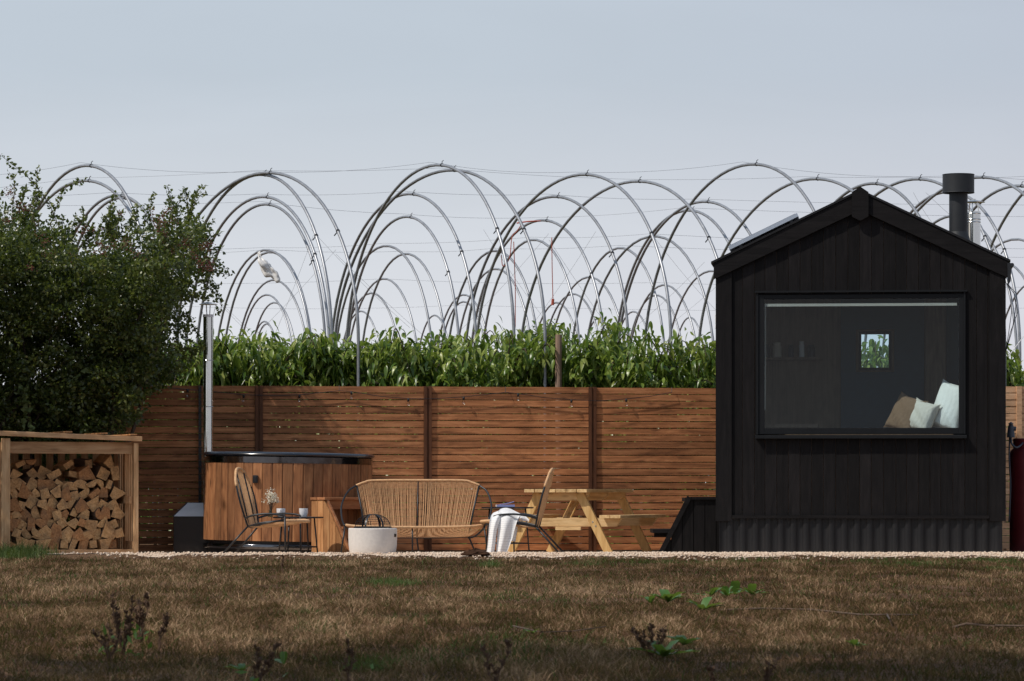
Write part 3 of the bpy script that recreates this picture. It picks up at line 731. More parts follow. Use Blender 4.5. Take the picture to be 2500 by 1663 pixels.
# wall cores
mb = MB()
mb.prism([(-1.49, 0.35), (wx0 + 0.01, 0.35), (wx0 + 0.01, ztop(wx0)), (-1.49, ztop(1.49))], 'y', 0.004, 0.10)
mb.prism([(wx1 - 0.01, 0.35), (1.49, 0.35), (1.49, ztop(1.49)), (wx1 - 0.01, ztop(wx1))], 'y', 0.004, 0.10)
mb.bx(wx0 + 0.01, wx1 - 0.01, 0.004, 0.10, 0.35, wz0)
mb.prism([(wx0 + 0.01, wz1), (wx1 - 0.01, wz1), (wx1 - 0.01, ztop(wx1)), (0, ztop(0)), (wx0 + 0.01, ztop(wx0))], 'y', 0.004, 0.10)
mb.build('front_wall', M_ply, hut)
for sgn, nm in ((-1, 'side_wall'), (1, 'side_wall')):
    mb = MB(); yy = 0.0; rd = random.Random(9 + sgn)
    mb.bx(sgn * 1.47, sgn * 1.37, 0.104, LEN - 0.104, 0.35, ztop(1.42) - 0.05); o = mb.build(nm, M_ply, hut)
    mb = MB()
    while yy < LEN:
        mb.rnd = rd.random(); mb.bx(sgn * 1.475, sgn * 1.497, yy + 0.003, min(yy + 0.12, LEN) - 0.003, Z0 - 0.04, ztop(1.49) - 0.01); yy += 0.12
    mb.build('side_cladding', M_char, hut)
bx0, bx1, bz0, bz1 = 0.168 - 0.166, 0.168 + 0.166, 2.093, 2.498
mb = MB(); y0, y1 = LEN - 0.1, LEN
mb.bx(-1.47, bx0, y0, y1, 0.35, 2.9); mb.bx(bx1, 1.47, y0, y1, 0.35, 2.9); mb.bx(bx0, bx1, y0, y1, 0.35, bz0); mb.bx(bx0, bx1, y0, y1, bz1, 2.9)
mb.prism([(-1.47, 2.9), (1.47, 2.9), (1.47, ztop(1.47)), (0, ztop(0)), (-1.47, ztop(1.47))], 'y', y0, y1)
mb.build('back_wall', M_ply, hut)
bw = MB()
for (a, b, c, d_) in ((bx0 - 0.02, bx0 + 0.012, bz0 - 0.02, bz1 + 0.02), (bx1 - 0.012, bx1 + 0.02, bz0 - 0.02, bz1 + 0.02)): bw.bx(a, b, y0 - 0.012, y1 + 0.01, c, d_)
for (a, b) in ((bz0 - 0.02, bz0 + 0.012), (bz1 - 0.012, bz1 + 0.02)): bw.bx(bx0 + 0.0125, bx1 - 0.0125, y0 - 0.012, y1 + 0.01, a, b)
bwo = bw.build('back_window', M_frame, hut)
mb = MB(); mb.bx(bx0 + 0.012, bx1 - 0.012, y0 + 0.03, y0 + 0.036, bz0 + 0.012, bz1 - 0.012); mb.build('pane', M_glass, bwo)
mb = MB(); mb.bx(-1.36, 1.36, 0.104, LEN - 0.104, 0.42, 0.50); mb.build('floor', M_ply, hut)
# corner boards, fascia, finial
for sgn in (-1, 1):
    mb = MB(); mb.rnd = 0.4; mb.bx(sgn * 1.365, sgn * 1.535, -0.048, -0.026, hz(1272), ztop(1.45) - 0.02); mb.build('corner_board', M_char, hut)
for sgn in (-1, 1):
    mb = MB(); mb.rnd = 0.5
    xo, xi = sgn * 1.555, sgn * 0.075
    zt = lambda x: ZAP - abs(x) * slope
    mb.prism([(xi, zt(xi) - 0.195), (xo, zt(xo) - 0.175), (xo, zt(xo)), (xi, zt(xi))], 'y', -0.072, -0.050)
    mb.build('bargeboard', M_charx, hut)
    mb = MB(); mb.rnd = 0.3
    th = 0.028
    mb.prism([(sgn * 0.0, ZAP + 0.004), (sgn * 1.583, ZAP - 1.583 * slope + 0.004), (sgn * 1.583, ZAP - 1.583 * slope + th), (0, ZAP + th)], 'y', -0.085, LEN + 0.1)
    mb.build('roof', M_corr, hut)
mb = MB(); mb.prism([(-0.088, hz(535) + 0.02), (0, hz(541)), (0.088, hz(535) + 0.02), (0.088, ZAP - 0.005), (0, ZAP + 0.055), (-0.088, ZAP - 0.005)], 'y', -0.105, -0.075)
mb.build('finial', M_charx, hut)
mb = MB(); mb.tube([(1.60, -0.11, ZAP - 1.6 * slope - 0.02), (1.60, LEN + 0.1, ZAP - 1.6 * slope - 0.04)], 0.02, 10)
mb.prism([(1.555, hz(700)), (1.585, hz(690)), (1.595, ZAP - 1.6 * slope), (1.55, ZAP - 1.6 * slope)], 'y', -0.09, -0.05)
mb.build('gutter', M_black, hut, smooth=True, shade_ang=40)
# corrugated skirt
mb = MB(); vs = []; n = 480
prof = []
for i in range(n + 1):
    x_ = -1.50 + 3.0 * i / n; c = math.sin(x_ * 2 * math.pi / 0.135); prof.append((x_, -0.012 + 0.014 * (abs(c) ** 0.7) * (1 if c > 0 else -1)))
for (x_, y_) in prof: vs += [(x_, y_, 0.0), (x_, y_, hz(1264)), (x_, y_ + 0.006, hz(1264)), (x_, y_ + 0.006, 0.0)]
fs = []
for i in range(n):
    q = i * 4
    for e in range(4): fs.append((q + e, q + 4 + e, q + 4 + (e + 1) % 4, q + (e + 1) % 4))
mb.add(vs, fs); mb.build('corrugated_skirt', M_corr, hut, smooth=True, shade_ang=60)
mb = MB(); mb.bx(-1.36, 1.36, -0.05, -0.004, hz(1266), hz(1258)); mb.bx(-1.49, -1.47, 0.03, LEN, 0, Z0 - 0.045); mb.bx(1.47, 1.49, 0.03, LEN, 0, Z0 - 0.045); mb.build('skirt_trim', M_charx, hut)
# big window
ww = MB(); fx0, fx1, fz0, fz1 = hx(1850), hx(2352), hz(1060), hz(719)
gx0, gx1, gz0, gz1 = hx(1867), hx(2339), hz(1045), hz(730)
ww.bx(fx0, gx0, -0.035, 0.06, fz0, fz1); ww.bx(gx1, fx1, -0.035, 0.06, fz0, fz1)
ww.bx(gx0, gx1, -0.034, 0.06, fz0, gz0); ww.bx(gx0, gx1, -0.034, 0.06, gz1, fz1)
win = ww.build('window', M_frame, hut, bevel=0.003)
mb = MB()
mb.bx(fx0 - 0.012, fx0 + 0.006, -0.05, -0.0355, fz0, fz1 + 0.02); mb.bx(fx1 - 0.006, fx1 + 0.012, -0.05, -0.0355, fz0, fz1 + 0.02); mb.bx(fx0 - 0.03, fx1 + 0.03, -0.065, -0.03, fz1 + 0.021, fz1 + 0.04)
mb.build('window_trim', M_frame, win)
mb = MB(); mb.prism([(-0.10, hz(1071)), (-0.0225, hz(1071)), (-0.0225, hz(1062)), (-0.10, hz(1064))], 'x', hx(1845), hx(2358)); mb.build('sill', M_frame, win, bevel=0.002)
mb = MB(); mb.bx(gx0, gx1, -0.024, -0.018, gz0, gz1); mb.build('pane', M_glass, win)
mb = MB(); mb.bx(gx0 + 0.002, gx1 - 0.02, -0.012, 0.004, hz(747.5), hz(741))
bl = mb.build('roller_blind', M_blind, hut)
mb = MB(); mb.tube([(gx0 + 0.012, -0.012, hz(740)), (gx0 + 0.014, -0.012, hz(850)), (gx0 + 0.008, -0.012, hz(1000))], 0.0025, 5); mb.tube([(gx0 + 0.004, -0.012, hz(740)), (gx0 + 0.003, -0.012, hz(1000))], 0.0022, 5); mb.build('pull_cord', M_blind, bl)
# interior
mb = MB(); mb.bx(-0.28, 0.62, 1.9, 1.96, 0.5, 3.4); mb.bx(-0.30, 0.0, 1.9, 1.96, 0.5, 0.51); 
inn = MB()
inn.bx(-0.22, bx0 - 0.05, LEN - 0.16, LEN - 0.102, 0.5, 3.3); inn.bx(bx1 + 0.05, 0.72, LEN - 0.16, LEN - 0.102, 0.5, 3.3); inn.bx(bx0 - 0.05, bx1 + 0.05, LEN - 0.16, LEN - 0.102, 0.5, bz0 - 0.04); inn.bx(bx0 - 0.05, bx1 + 0.05, LEN - 0.16, LEN - 0.102, bz1 + 0.04, 3.3)
inn.build('dark_back_panel', M_teal, hut)
mb = MB(); mb.bx(0.73, 0.95, 2.1, 2.2, 0.5, 3.3); mb.build('interior_post', M_ply, hut)
mb = MB(); mb.bx(0.97, 1.36, LEN - 0.3, LEN - 0.11, 0.5, 3.2); mb.build('wardrobe', M_teal, hut)
mb = MB(); mb.bx(-1.36, -0.48, 1.1, 1.6, 0.5, 1.40); mb.bx(-1.36, -0.46, 1.08, 1.62, 1.402, 1.44); mb.build('kitchen_counter', M_ply, hut)
mb = MB(); mb.bx(-1.3, -0.42, 2.28, 2.48, 2.19, 2.22); mb.build('shelf', M_ply, hut)
mb = MB(); mb.bx(-1.1, 1.36, 0.11, 0.62, 1.26, 1.33); mb.build('window_seat', M_ply, hut)
# chimneys
def hloc(px, py, dy): # local x for a given pixel at local depth dy
    s = F / (HD + dy); return (px - 2100) / s, CAMZ + (1200 - py) / s
cx_, zt_ = hloc(2338, 428, 0.9); s = F / (HD + 0.9)
zb_ = ZAP - cx_ * slope
ch = MB(); r1 = 22.5 / s; 
ch.lathe([(r1, zb_ - 0.15), (r1, zt_ - 0.02)], (cx_, 0.9, 0), 28)
cho = ch.build('stove_flue', M_flue_b, hut, smooth=True, shade_ang=40)
mb = MB(); zc1, zc0 = CAMZ + (1200 - 428) / s, CAMZ + (1200 - 474) / s; rc = 38.5 / s
mb.lathe([(rc * 0.55, zc0 + 0.01), (rc, zc0), (rc + 0.004, zc0 + 0.004), (rc, zc0 + 0.009), (rc, zc1 - 0.008), (rc + 0.004, zc1 - 0.003), (rc, zc1), (rc * 0.5, zc1 + 0.005), (0.0002, zc1 + 0.006)], (cx_, 0.9, 0), 32); mb.build('cowl', M_flue_b, cho, smooth=True, shade_ang=35)
mb = MB(); mb.lathe([(r1 * 1.9, zb_ - 0.13), (r1 * 1.25, zb_ + 0.06), (r1 * 1.03, CAMZ + (1200 - 568) / s)], (cx_, 0.9, 0), 28); mb.build('flashing_cone', M_flue_b, cho, smooth=True, shade_ang=40)
cx_, zt_ = hloc(2374, 519, 2.0); s = F / (HD + 2.0); r1 = 17.5 / s
mb = MB(); mb.lathe([(r1, ZAP - 1.4 * slope - 0.1), (r1, zt_)], (cx_, 2.0, 0), 28)
for py in (524, 538, 545): zz = CAMZ + (1200 - py) / s; mb.lathe([(r1 + 0.001, zz - 0.006), (r1 + 0.004, zz), (r1 + 0.001, zz + 0.006)], (cx_, 2.0, 0), 28)
cho = mb.build('steel_flue', M_steel, hut, smooth=True, shade_ang=40)
mb = MB(); zz = CAMZ + (1200 - 497) / s; mb.lathe([(0.12, zz), (0.122, zz + 0.004), (0.06, zz + 0.022), (0.018, zz + 0.028), (0.018, zz + 0.04), (0.0002, zz + 0.041)], (cx_ + 0.01, 2.0, 0), 28)
for a in (0.3, 2.4, 4.5): mb.beam((cx_ + r1 * 0.8 * math.cos(a), 2 + r1 * 0.8 * math.sin(a), zt_ - 0.02), (cx_ + 0.05 * math.cos(a), 2 + 0.05 * math.sin(a), zz + 0.005), 0.012, 0.003)
mb.build('rain_cap', M_steel, cho, smooth=True, shade_ang=40)
# hanging cable and meter box
mb = MB()
for k, (dx, sag) in enumerate(((0.0, 0.0), (0.035, 0.03), (0.06, -0.02))):
    mb.tube([(1.56, 0.3, hz(690)), (1.60 + dx, 0.3, hz(715)), (1.61 + dx + sag, 0.3, hz(760)), (1.58 + dx * 0.5, 0.3, hz(810)), (1.545, 0.3, hz(860))], 0.004, 5)
mb.build('hanging_cable', M_black, hut)
mb = MB(); mb.bx(-1.545, -1.50, 0.02, 0.12, hz(800), hz(765)); mb.build('meter_box', M_lid, hut, bevel=0.004)
# solar panel
sp = thing('solar_panel', 'thin framed solar panel on the left slope of the cabin roof', 'solar panel', (HX, HD, 0), -math.atan(850 / F))
def roofp(x, h): 
    nrm = Vector((-slope, 0, 1)).normalized(); return Vector((x, 0, ZAP + x * slope + 0.035)) + nrm * h
a0, a1 = hx(1784), hx(1953)
for nm, h0, h1, y0_, y1_, mt, ins in (('frame', 0.035, 0.075, 0.10, 1.75, M_alu, 0), ('cells', 0.0755, 0.079, 0.12, 1.73, M_solar, 0.02)):
    mb = MB(); P = [roofp(a0 + ins, h0), roofp(a1 - ins, h0), roofp(a1 - ins, h1), roofp(a0 + ins, h1)]
    mb.prism([(p.x, p.z) for p in P], 'y', y0_, y1_); mb.build(nm, mt, sp)
mb = MB()
for x_ in (a0 + 0.1, a1 - 0.1):
    P = [roofp(x_, 0.0), roofp(x_ + 0.03, 0.0), roofp(x_ + 0.03, 0.034), roofp(x_, 0.034)]; mb.prism([(p.x, p.z) for p in P], 'y', 0.12, 1.7)
mb.build('mounting_rail', M_black, sp)
# jars and cushions in the cabin
def hutw(x, y, z): return Matrix.Rotation(-math.atan(850 / F), 3, 'Z') @ Vector((x, y, z)) + Vector((HX, HD, 0))
for i, (x_, h, r, m_) in enumerate(((-1.20, 0.16, 0.045, M_brownf), (-1.06, 0.15, 0.04, M_black), (-0.94, 0.17, 0.05, M_creamf), (-0.78, 0.14, 0.03, M_hose), (-0.66, 0.18, 0.03, M_lid), (-0.55, 0.14, 0.04, M_black))):
    mb = MB(); mb.lathe([(r, 0), (r * 1.04, h * 0.1), (r * 1.04, h * 0.75), (r * 0.8, h * 0.85), (r * 0.85, h * 0.86), (r * 0.85, h), (0.0002, h + 0.003)], (0, 0, 0), 18)
    tag(mb.build('storage_jar', m_, None, smooth=True, loc=hutw(x_, 2.38, 2.22), shade_ang=40), ['brown', 'black', 'tall cream', 'narrow blue', 'slim silver', 'squat black'][i] + ' storage jar on the shelf inside the cabin', 'jar', 'jars on the cabin shelf')
def cushion(name, label, mat, loc, wd, ht, th, yaw, roll, lean, lead=1.0):
    n = 22; vs = []; mbs = MB(); rd = random.Random(len(label))
    ph = rd.uniform(0, 6)
    for sgn in (1, -1):
        for i in range(n + 1):
            for j in range(n + 1):
                u = -1 + 2 * i / n; v = -1 + 2 * j / n
                q = max(0, (1 - u ** 2)) ** 0.5 * max(0, (1 - v ** 2)) ** 0.5
                pin = 1 - 0.10 * (1 - abs(u) ** 3) * abs(v) ** 2 + 0.03 * abs(u) ** 5; pin2 = 1 - 0.12 * (1 - abs(v) ** 3) * abs(u) ** 2 + 0.03 * abs(v) ** 5
                wr = 0.007 * math.sin(5 * u + 7 * v + ph) * q + 0.010 * math.sin(16 * (abs(u) - abs(v)) + ph) * q * abs(u * v) + 0.004 * math.sin(23 * u + 9 * v * v + ph) * q
                vs.append((u * wd / 2 * pin2, sgn * (th / 2 * q ** 0.7 + wr), v * ht / 2 * pin))
    m = (n + 1) ** 2; fs = []
    for i in range(n):
        for j in range(n):
            a = i * (n + 1) + j; fs.append((a, a + 1, a + n + 2, a + n + 1)); fs.append((m + a, m + a + n + 1, m + a + n + 2, m + a + 1))
    mbs.add(vs, fs); o = mbs.build(name, mat, None, smooth=True)
    o.rotation_euler = (lean, roll, yaw); o.location = loc; o.rotation_mode = 'XYZ'
    w_ = o.modifiers.new('weld', 'WELD'); w_.merge_threshold = 0.0005
    pp = MB(); E = []
    for k in range(4):
        for i in range(n):
            q_ = -1 + 2 * i / n; u, v = ((q_, -1), (1, q_), (-q_, 1), (-1, -q_))[k]
            p1 = 1 - 0.10 * (1 - abs(u) ** 3) * abs(v) ** 2 + 0.03 * abs(u) ** 5; p2 = 1 - 0.12 * (1 - abs(v) ** 3) * abs(u) ** 2 + 0.03 * abs(v) ** 5
            E.append((u * wd / 2 * p2, 0, v * ht / 2 * p1))
    pp.tube(E, 0.004, 6, closed=True); pp.build('piping', mat, o, smooth=True)
    return tag(o, label, 'cushion', 'cushions on the cabin window seat')
cushion('cushion', 'brown linen cushion leaning at the left of three in the cabin window', M_brownf, hutw(hx(2212), 0.40, 1.53), 0.40, 0.42, 0.17, R(-50), R(16), R(-22))
cushion('cushion', 'cream cushion in the middle of three in the cabin window', M_creamf, hutw(hx(2252), 0.26, 1.50), 0.33, 0.35, 0.17, R(-46), R(14), R(-18))
cushion('cushion', 'tall white crumpled cushion at the right end of the cabin window', M_whitef, hutw(hx(2322), 0.28, 1.60), 0.44, 0.54, 0.24, R(-45), R(12), R(-16))

# cabin steps
D = 38.1; s = F / D
st = thing('black_steps', 'black boarded steps leading up to the left side of the cabin', 'steps', W(1680, 1200, D) * 1.0)
st.location = ((1680 - 1250) * D / F, D, 0)
def sx_(px): return (px - 1680) / s
def sz_(py): return CAMZ + (1200 - py) / s
TP = sz_(1213); xl, xt, xr = sx_(1606), sx_(1680), sx_(1756)
mb = MB(); xe = xl + 0.02; rd = random.Random(3)
while xe < xr:
    x1 = min(xe + 0.122, xr); a, b = xe + 0.004, x1 - 0.004; mb.rnd = rd.random() * 0.5
    top = lambda x: min(TP - 0.02, max(0.02, (x - xl) / (xt - xl) * TP))
    if top(b) > 0.03:
        pts = [(a, 0), (b, 0), (b, top(b)), (a, top(a))]
        if a < xt < b: pts = [(a, 0), (b, 0), (b, TP - 0.02), (xt, TP - 0.02), (a, top(a))]
        mb.prism(pts, 'y', -0.02, 0.0)
    xe = x1
mb.prism([(xl + 0.06, 0.0), (xr, 0.0), (xr, TP - 0.035), (xt + 0.01, TP - 0.035)], 'y', 0.0035, 0.02)
mb.build('side_panel', M_char, st)
mb = MB(); mb.beam((xl + 0.01, -0.035, 0.0), (xt + 0.012, -0.035, TP), 0.05, 0.025); mb.bx(xt + 0.02, xr, -0.045, -0.022, TP - 0.03, TP); mb.build('stringer', M_charx, st)
for k, (za, xa_) in enumerate(((0.28, 0.27), (TP - 0.02, 0.0))):
    mb = MB(); x0_ = sx_(1594) if k == 0 else xt - 0.03; mb.bx(x0_, xr, 0.004, 0.8, za - 0.03, za + 0.01); mb.build('tread', M_charx, st)
mb = MB(); mb.bx(sx_(1600), sx_(1640), 0.35, 0.37, 0.2, 0.248); mb.build('riser', M_charx, st)

# ------------------------------------------------------------------ hot tub
D = 38.92; s = F / D
tx = (701 - 1250) / s; tub = thing('hot_tub', 'round wooden stave hot tub with a black rim', 'hot tub', (tx, D, 0))
TR = 0.925
ns = 52; rd = random.Random(5); ztp = 1.01
body = MB()
for k in range(ns):
    a0 = 2 * math.pi * (k + 0.02) / ns; a1 = 2 * math.pi * (k + 0.98) / ns; body.rnd = rd.random(); R0, R1 = TR - 0.03, TR + rd.uniform(-0.002, 0.002)
    am = (a0 + a1) / 2
    ring = [(R0, a0), (R1 - 0.004, a0), (R1, a0 + 0.01), (R1, a1 - 0.01), (R1 - 0.004, a1), (R0, a1)]
    body.prism([(r * math.cos(a), r * math.sin(a)) for r, a in ring], 'z', 0.16, ztp)
body.build('staves', M_stave, tub)
mb = MB(); mb.lathe([(TR - 0.05, 0.0), (TR - 0.05, 0.165)], n=64); mb.build('base_ring', M_box, tub, smooth=True, shade_ang=40)
mb = MB(); mb.lathe([(TR + 0.004, 0.072), (TR + 0.007, 0.076), (TR + 0.007, 0.118), (TR + 0.004, 0.122), (TR - 0.04, 0.122), (TR - 0.04, 0.072), (TR + 0.004, 0.072)], n=96); mb.build('lower_band', M_dsteel, tub, smooth=True, shade_ang=40)
mb = MB(); mb.lathe([(TR - 0.02, ztp - 0.004), (TR + 0.005, ztp - 0.004), (TR + 0.006, ztp + 0.062), (TR - 0.02, ztp + 0.062), (TR - 0.02, ztp - 0.004)], n=96); mb.build('upper_band', M_dsteel, tub, smooth=True, shade_ang=40)
mb = MB(); prof = []
for i in range(17):
    a = math.pi * 2 * i / 16; prof.append((TR - 0.035 + 0.062 * math.cos(a), ztp + 0.090 + 0.026 * math.sin(a)))
mb.lathe(prof, n=96); mb.lathe([(TR - 0.09, ztp + 0.08), (TR - 0.10, 0.4), (0.001, 0.4)], n=48); mb.build('rim', M_rim, tub, smooth=True, shade_ang=50)
mb = MB(); a = R(-108.5); c = Vector((TR + 0.02) * Vector((math.cos(a), math.sin(a), 0))); c.z = sz = CAMZ + (1200 - 1171) / (F / 37.85)
mb.box(c, (0.055, 0.04, 0.085)); mb.box(c + Vector((0.0, -0.025, 0.0)), (0.035, 0.012, 0.06)); mb.build('control_box', M_black, tub, bevel=0.004)
tub.rotation_euler = (0, R(0.9), 0)
# tub flue
D = 38.95; s = F / D; fl = thing('tub_flue', 'tall shiny steel flue with a conical cap beside the hot tub', 'flue pipe', ((508.5 - 1250) / s, D, 0))
r = 12.5 / s; z1 = CAMZ + (1200 - 768) / s
mb = MB(); mb.lathe([(r, 0.2), (r, z1)], n=32)
for zz in (CAMZ + (1200 - 993) / s, CAMZ + (1200 - 880) / s, z1 - 0.02): mb.lathe([(r + .0005, zz - 0.004), (r + 0.0025, zz), (r + .0005, zz + 0.004)], n=32)
mb.build('pipe', M_steel, fl, smooth=True, shade_ang=40)
mb = MB(); mb.lathe([(r * 0.9, z1), (r + 0.003, z1), (r + 0.003, z1 - 0.03), (r * 0.9, z1 - 0.03)], n=32); mb.build('collar', M_lid, fl, smooth=True, shade_ang=40)
zc = CAMZ + (1200 - 744) / s
mb = MB(); mb.lathe([(0.10, zc), (0.102, zc + 0.004), (0.05, zc + 0.022), (0.004, zc + 0.036), (0.0002, zc + 0.036)], n=32); cp = mb.build('cap', M_lid, fl, smooth=True, shade_ang=40)
mb = MB()
for k in range(4):
    a = R(20 + 90 * k); mb.beam((r * math.cos(a), r * math.sin(a), z1 - 0.02), (0.085 * math.cos(a), 0.085 * math.sin(a), zc + 0.006), 0.012, 0.002, (math.cos(a), math.sin(a), 0))
mb.build('cap_strut', M_lid, cp)
# heater box
D = 39.15; s = F / D; hb = thing('heater_box', 'dark metal fuel box with sloping grey lid left of the hot tub', 'fuel box', ((470 - 1250) / s, D, 0))
mb = MB(); mb.bx(-43 / s, 60 / s, -0.16, 0.30, 0, CAMZ - 61 / s); mb.build('body', M_box, hb, bevel=0.005)
zl, zh = CAMZ - 60.5 / s, CAMZ - 28 / s; mb = MB()
mb.add([(-44 / s, -0.17, zl), (62 / s, -0.17, zl), (62 / s, 0.31, zl), (-44 / s, 0.31, zl), (-15 / s, 0.10, zh), (62 / s, 0.10, zh), (62 / s, 0.31, zh), (-15 / s, 0.31, zh)],
       [(0, 3, 2, 1), (0, 1, 5, 4), (4, 5, 6, 7), (1, 2, 6, 5), (2, 3, 7, 6), (3, 0, 4, 7)])
ld = mb.build('lid', M_lid, hb)
mb = MB(); mb.tube([(-44 / s, -0.17, zl), (-15 / s, 0.10, zh + .004)], 0.007, 6); mb.build('lid_edge', M_box, ld)

# tub steps (front faces camera right)
D = 38.05; s = F / D
ts = thing('tub_steps', 'orange brown boarded wooden steps in front of the hot tub', 'steps', ((760 - 1250) / s, D, 0), R(45))
H = CAMZ - 14 / s; run = 0.60; wdt = 0.64
# local: width along +x, front towards -y ; side panel at x=0
mb = MB(); rd = random.Random(8); yy = 0.0
k = 0
while yy < run - 0.02:
    y1 = min(yy + 0.098, run); a, b = -yy - 0.003, -y1 + 0.003; mb.rnd = rd.random()
    zt2 = lambda q: min(H - 0.03, (run - q) / (run - 0.20) * H) if q > 0.20 else H - 0.03
    mb.prism([(a, 0), (b, 0), (b, max(0.01, zt2(y1))), (a, zt2(yy))], 'x', 0.0, 0.02); yy = y1
mb.build('side_panel', M_step, ts)
mb = MB(); mb.prism([(a, z) for a, z in ((0, 0), (-run, 0), (-0.2, H - 0.03), (0, H - 0.03))], 'x', wdt - 0.02, wdt); mb.build('side_panel', M_step, ts)
for xx in (0.022, wdt - 0.045):
    mb = MB(); mb.beam((xx + 0.012, -0.19, H - 0.035), (xx + 0.012, -run, 0.0), 0.075, 0.024, (1, 0, 0)); mb.build('stringer', M_stepx, ts)
for (yc, zc) in ((-0.10, H - 0.015), (-0.32, H - 0.33)):
    mb = MB(); mb.rnd = rd.random(); mb.bx(-0.012 if zc > 0.5 else 0.05, wdt + (0.012 if zc > .5 else -0.05), yc - 0.13, yc - 0.003, zc - 0.014, zc + 0.014); mb.rnd = rd.random(); mb.bx(-0.012 if zc > 0.5 else 0.05, wdt + (0.012 if zc > .5 else -0.05), yc + 0.003, yc + 0.12, zc - 0.014, zc + 0.014)
    mb.build('tread', M_stepx, ts, bevel=0.003)
    mb = MB(); mb.bx(0.05, wdt - 0.05, yc - 0.10, yc - 0.08, zc - 0.115, zc - 0.016); mb.build('riser', M_stepx, ts)

# ------------------------------------------------------------------ cord furniture
def cr(pts, n=6):
    """Catmull-Rom through pts"""
    P = [Vector(p) for p in pts]; P = [P[0] * 2 - P[1]] + P + [P[-1] * 2 - P[-2]]; out = []
    for i in range(1, len(P) - 2):
        for k in range(n):
            t_ = k / n; a, b, c, d_ = P[i - 1], P[i], P[i + 1], P[i + 2]
            out.append(0.5 * ((2 * b) + (c - a) * t_ + (2 * a - 5 * b + 4 * c - d_) * t_ ** 2 + (3 * b - a - 3 * c + d_) * t_ ** 3))
    out.append(P[-2]); return out
def along(pts, s):
    L = [0]
    for i in range(1, len(pts)): L.append(L[-1] + (pts[i] - pts[i - 1]).length)
    q = s * L[-1]
    for i in range(1, len(pts)):
        if L[i] >= q: return pts[i - 1].lerp(pts[i], (q - L[i - 1]) / max(1e-9, L[i] - L[i - 1]))
    return pts[-1]
def strand(mb, a, b, sag, r=0.0028):
    pts = [a.lerp(b, k / 4) + sag * (math.sin(math.pi * k / 4)) for k in range(5)]
    mb.rnd = random.random(); mb.tube(pts, r, 4, caps=False)

sofa = thing('cord_sofa', 'two-seat sofa of tan cord wound on a black tube frame', 'sofa', ((1016 - 1250) * 37.55 / F, 37.55, 0.0), R(-2.0))
top = cr([(-0.665, .30, .765), (-0.58, .31, .797), (-.47, .32, .818), (0, .33, .820), (.47, .32, .818), (.58, .31, .797), (.665, .30, .765)], 8)
rear = [Vector((-.55 + 1.10 * k / 20, .13, .205 + 0.012 * abs(k / 10 - 1) ** 3)) for k in range(21)]
front = cr([(-.73, -.27, .345), (-.55, -.31, .330), (0, -.33, .322), (.55, -.31, .330), (.73, -.27, .345)], 8)
mb = MB(); mb.tube(top, 0.0125, 8); mb.build('top_rail_wrap', M_rope, sofa, smooth=True)
mb = MB(); mb.tube(front, 0.0135, 8); mb.build('front_rail_wrap', M_rope, sofa, smooth=True)
mb = MB()
for k in range(104):
    q = (k + 0.5) / 104; strand(mb, along(top, q), along(rear, q), Vector((0, 0.02, -0.01)) + Vector((random.uniform(-.006, .006), 0, 0)), 0.0031)
mb.build('back_cords', M_rope, sofa, smooth=True)
mb = MB()
for k in range(104):
    q = (k + 0.5) / 104; strand(mb, along(front, q), along(rear, q), Vector((0, 0, -0.015)), 0.0031)
mb.build('seat_cords', M_rope, sofa, smooth=True)
mb = MB(); mb.tube(rear, 0.009, 6); mb.tube([(0, .33, .82), (0, .24, .5), (0, .13, .205)], 0.007, 6)
for sg in (-1, 1): mb.tube([(sg * .66, .30, .765), (sg * .60, .23, .5), (sg * .55, .13, .205)], 0.010, 8)
mb.build('back_frame', M_black, sofa, smooth=True)
for sg in (-1, 1):
    mb = MB(); mb.tube(cr([(sg * .66, .30, .765), (sg * .745, .22, .70), (sg * .80, .06, .56), (sg * .79, -.08, .43), (sg * .755, -.22, .345), (sg * .74, -.28, .345)]), 0.0105, 8)
    mb.tube(cr([(sg * .755, -.22, .35), (sg * .70, -.10, .28), (sg * .62, .05, .22), (sg * .55, .13, .205)]), 0.0105, 8); mb.build('arm_loop', M_black, sofa, smooth=True)
for (a, b) in (((-.735, -.27, .34), (-.785, -.30, 0)), ((.735, -.27, .34), (.785, -.30, 0)), ((-.56, .13, .205), (-.64, .22, 0)), ((.56, .13, .205), (.64, .22, 0)), ((-.02, -.32, .31), (-.02, -.30, 0)), ((.0, .13, .2), (.02, .2, 0))):
    mb = MB(); mb.tube([a, b], 0.009, 8); mb.build('leg', M_black, sofa, smooth=True)
mb = MB()

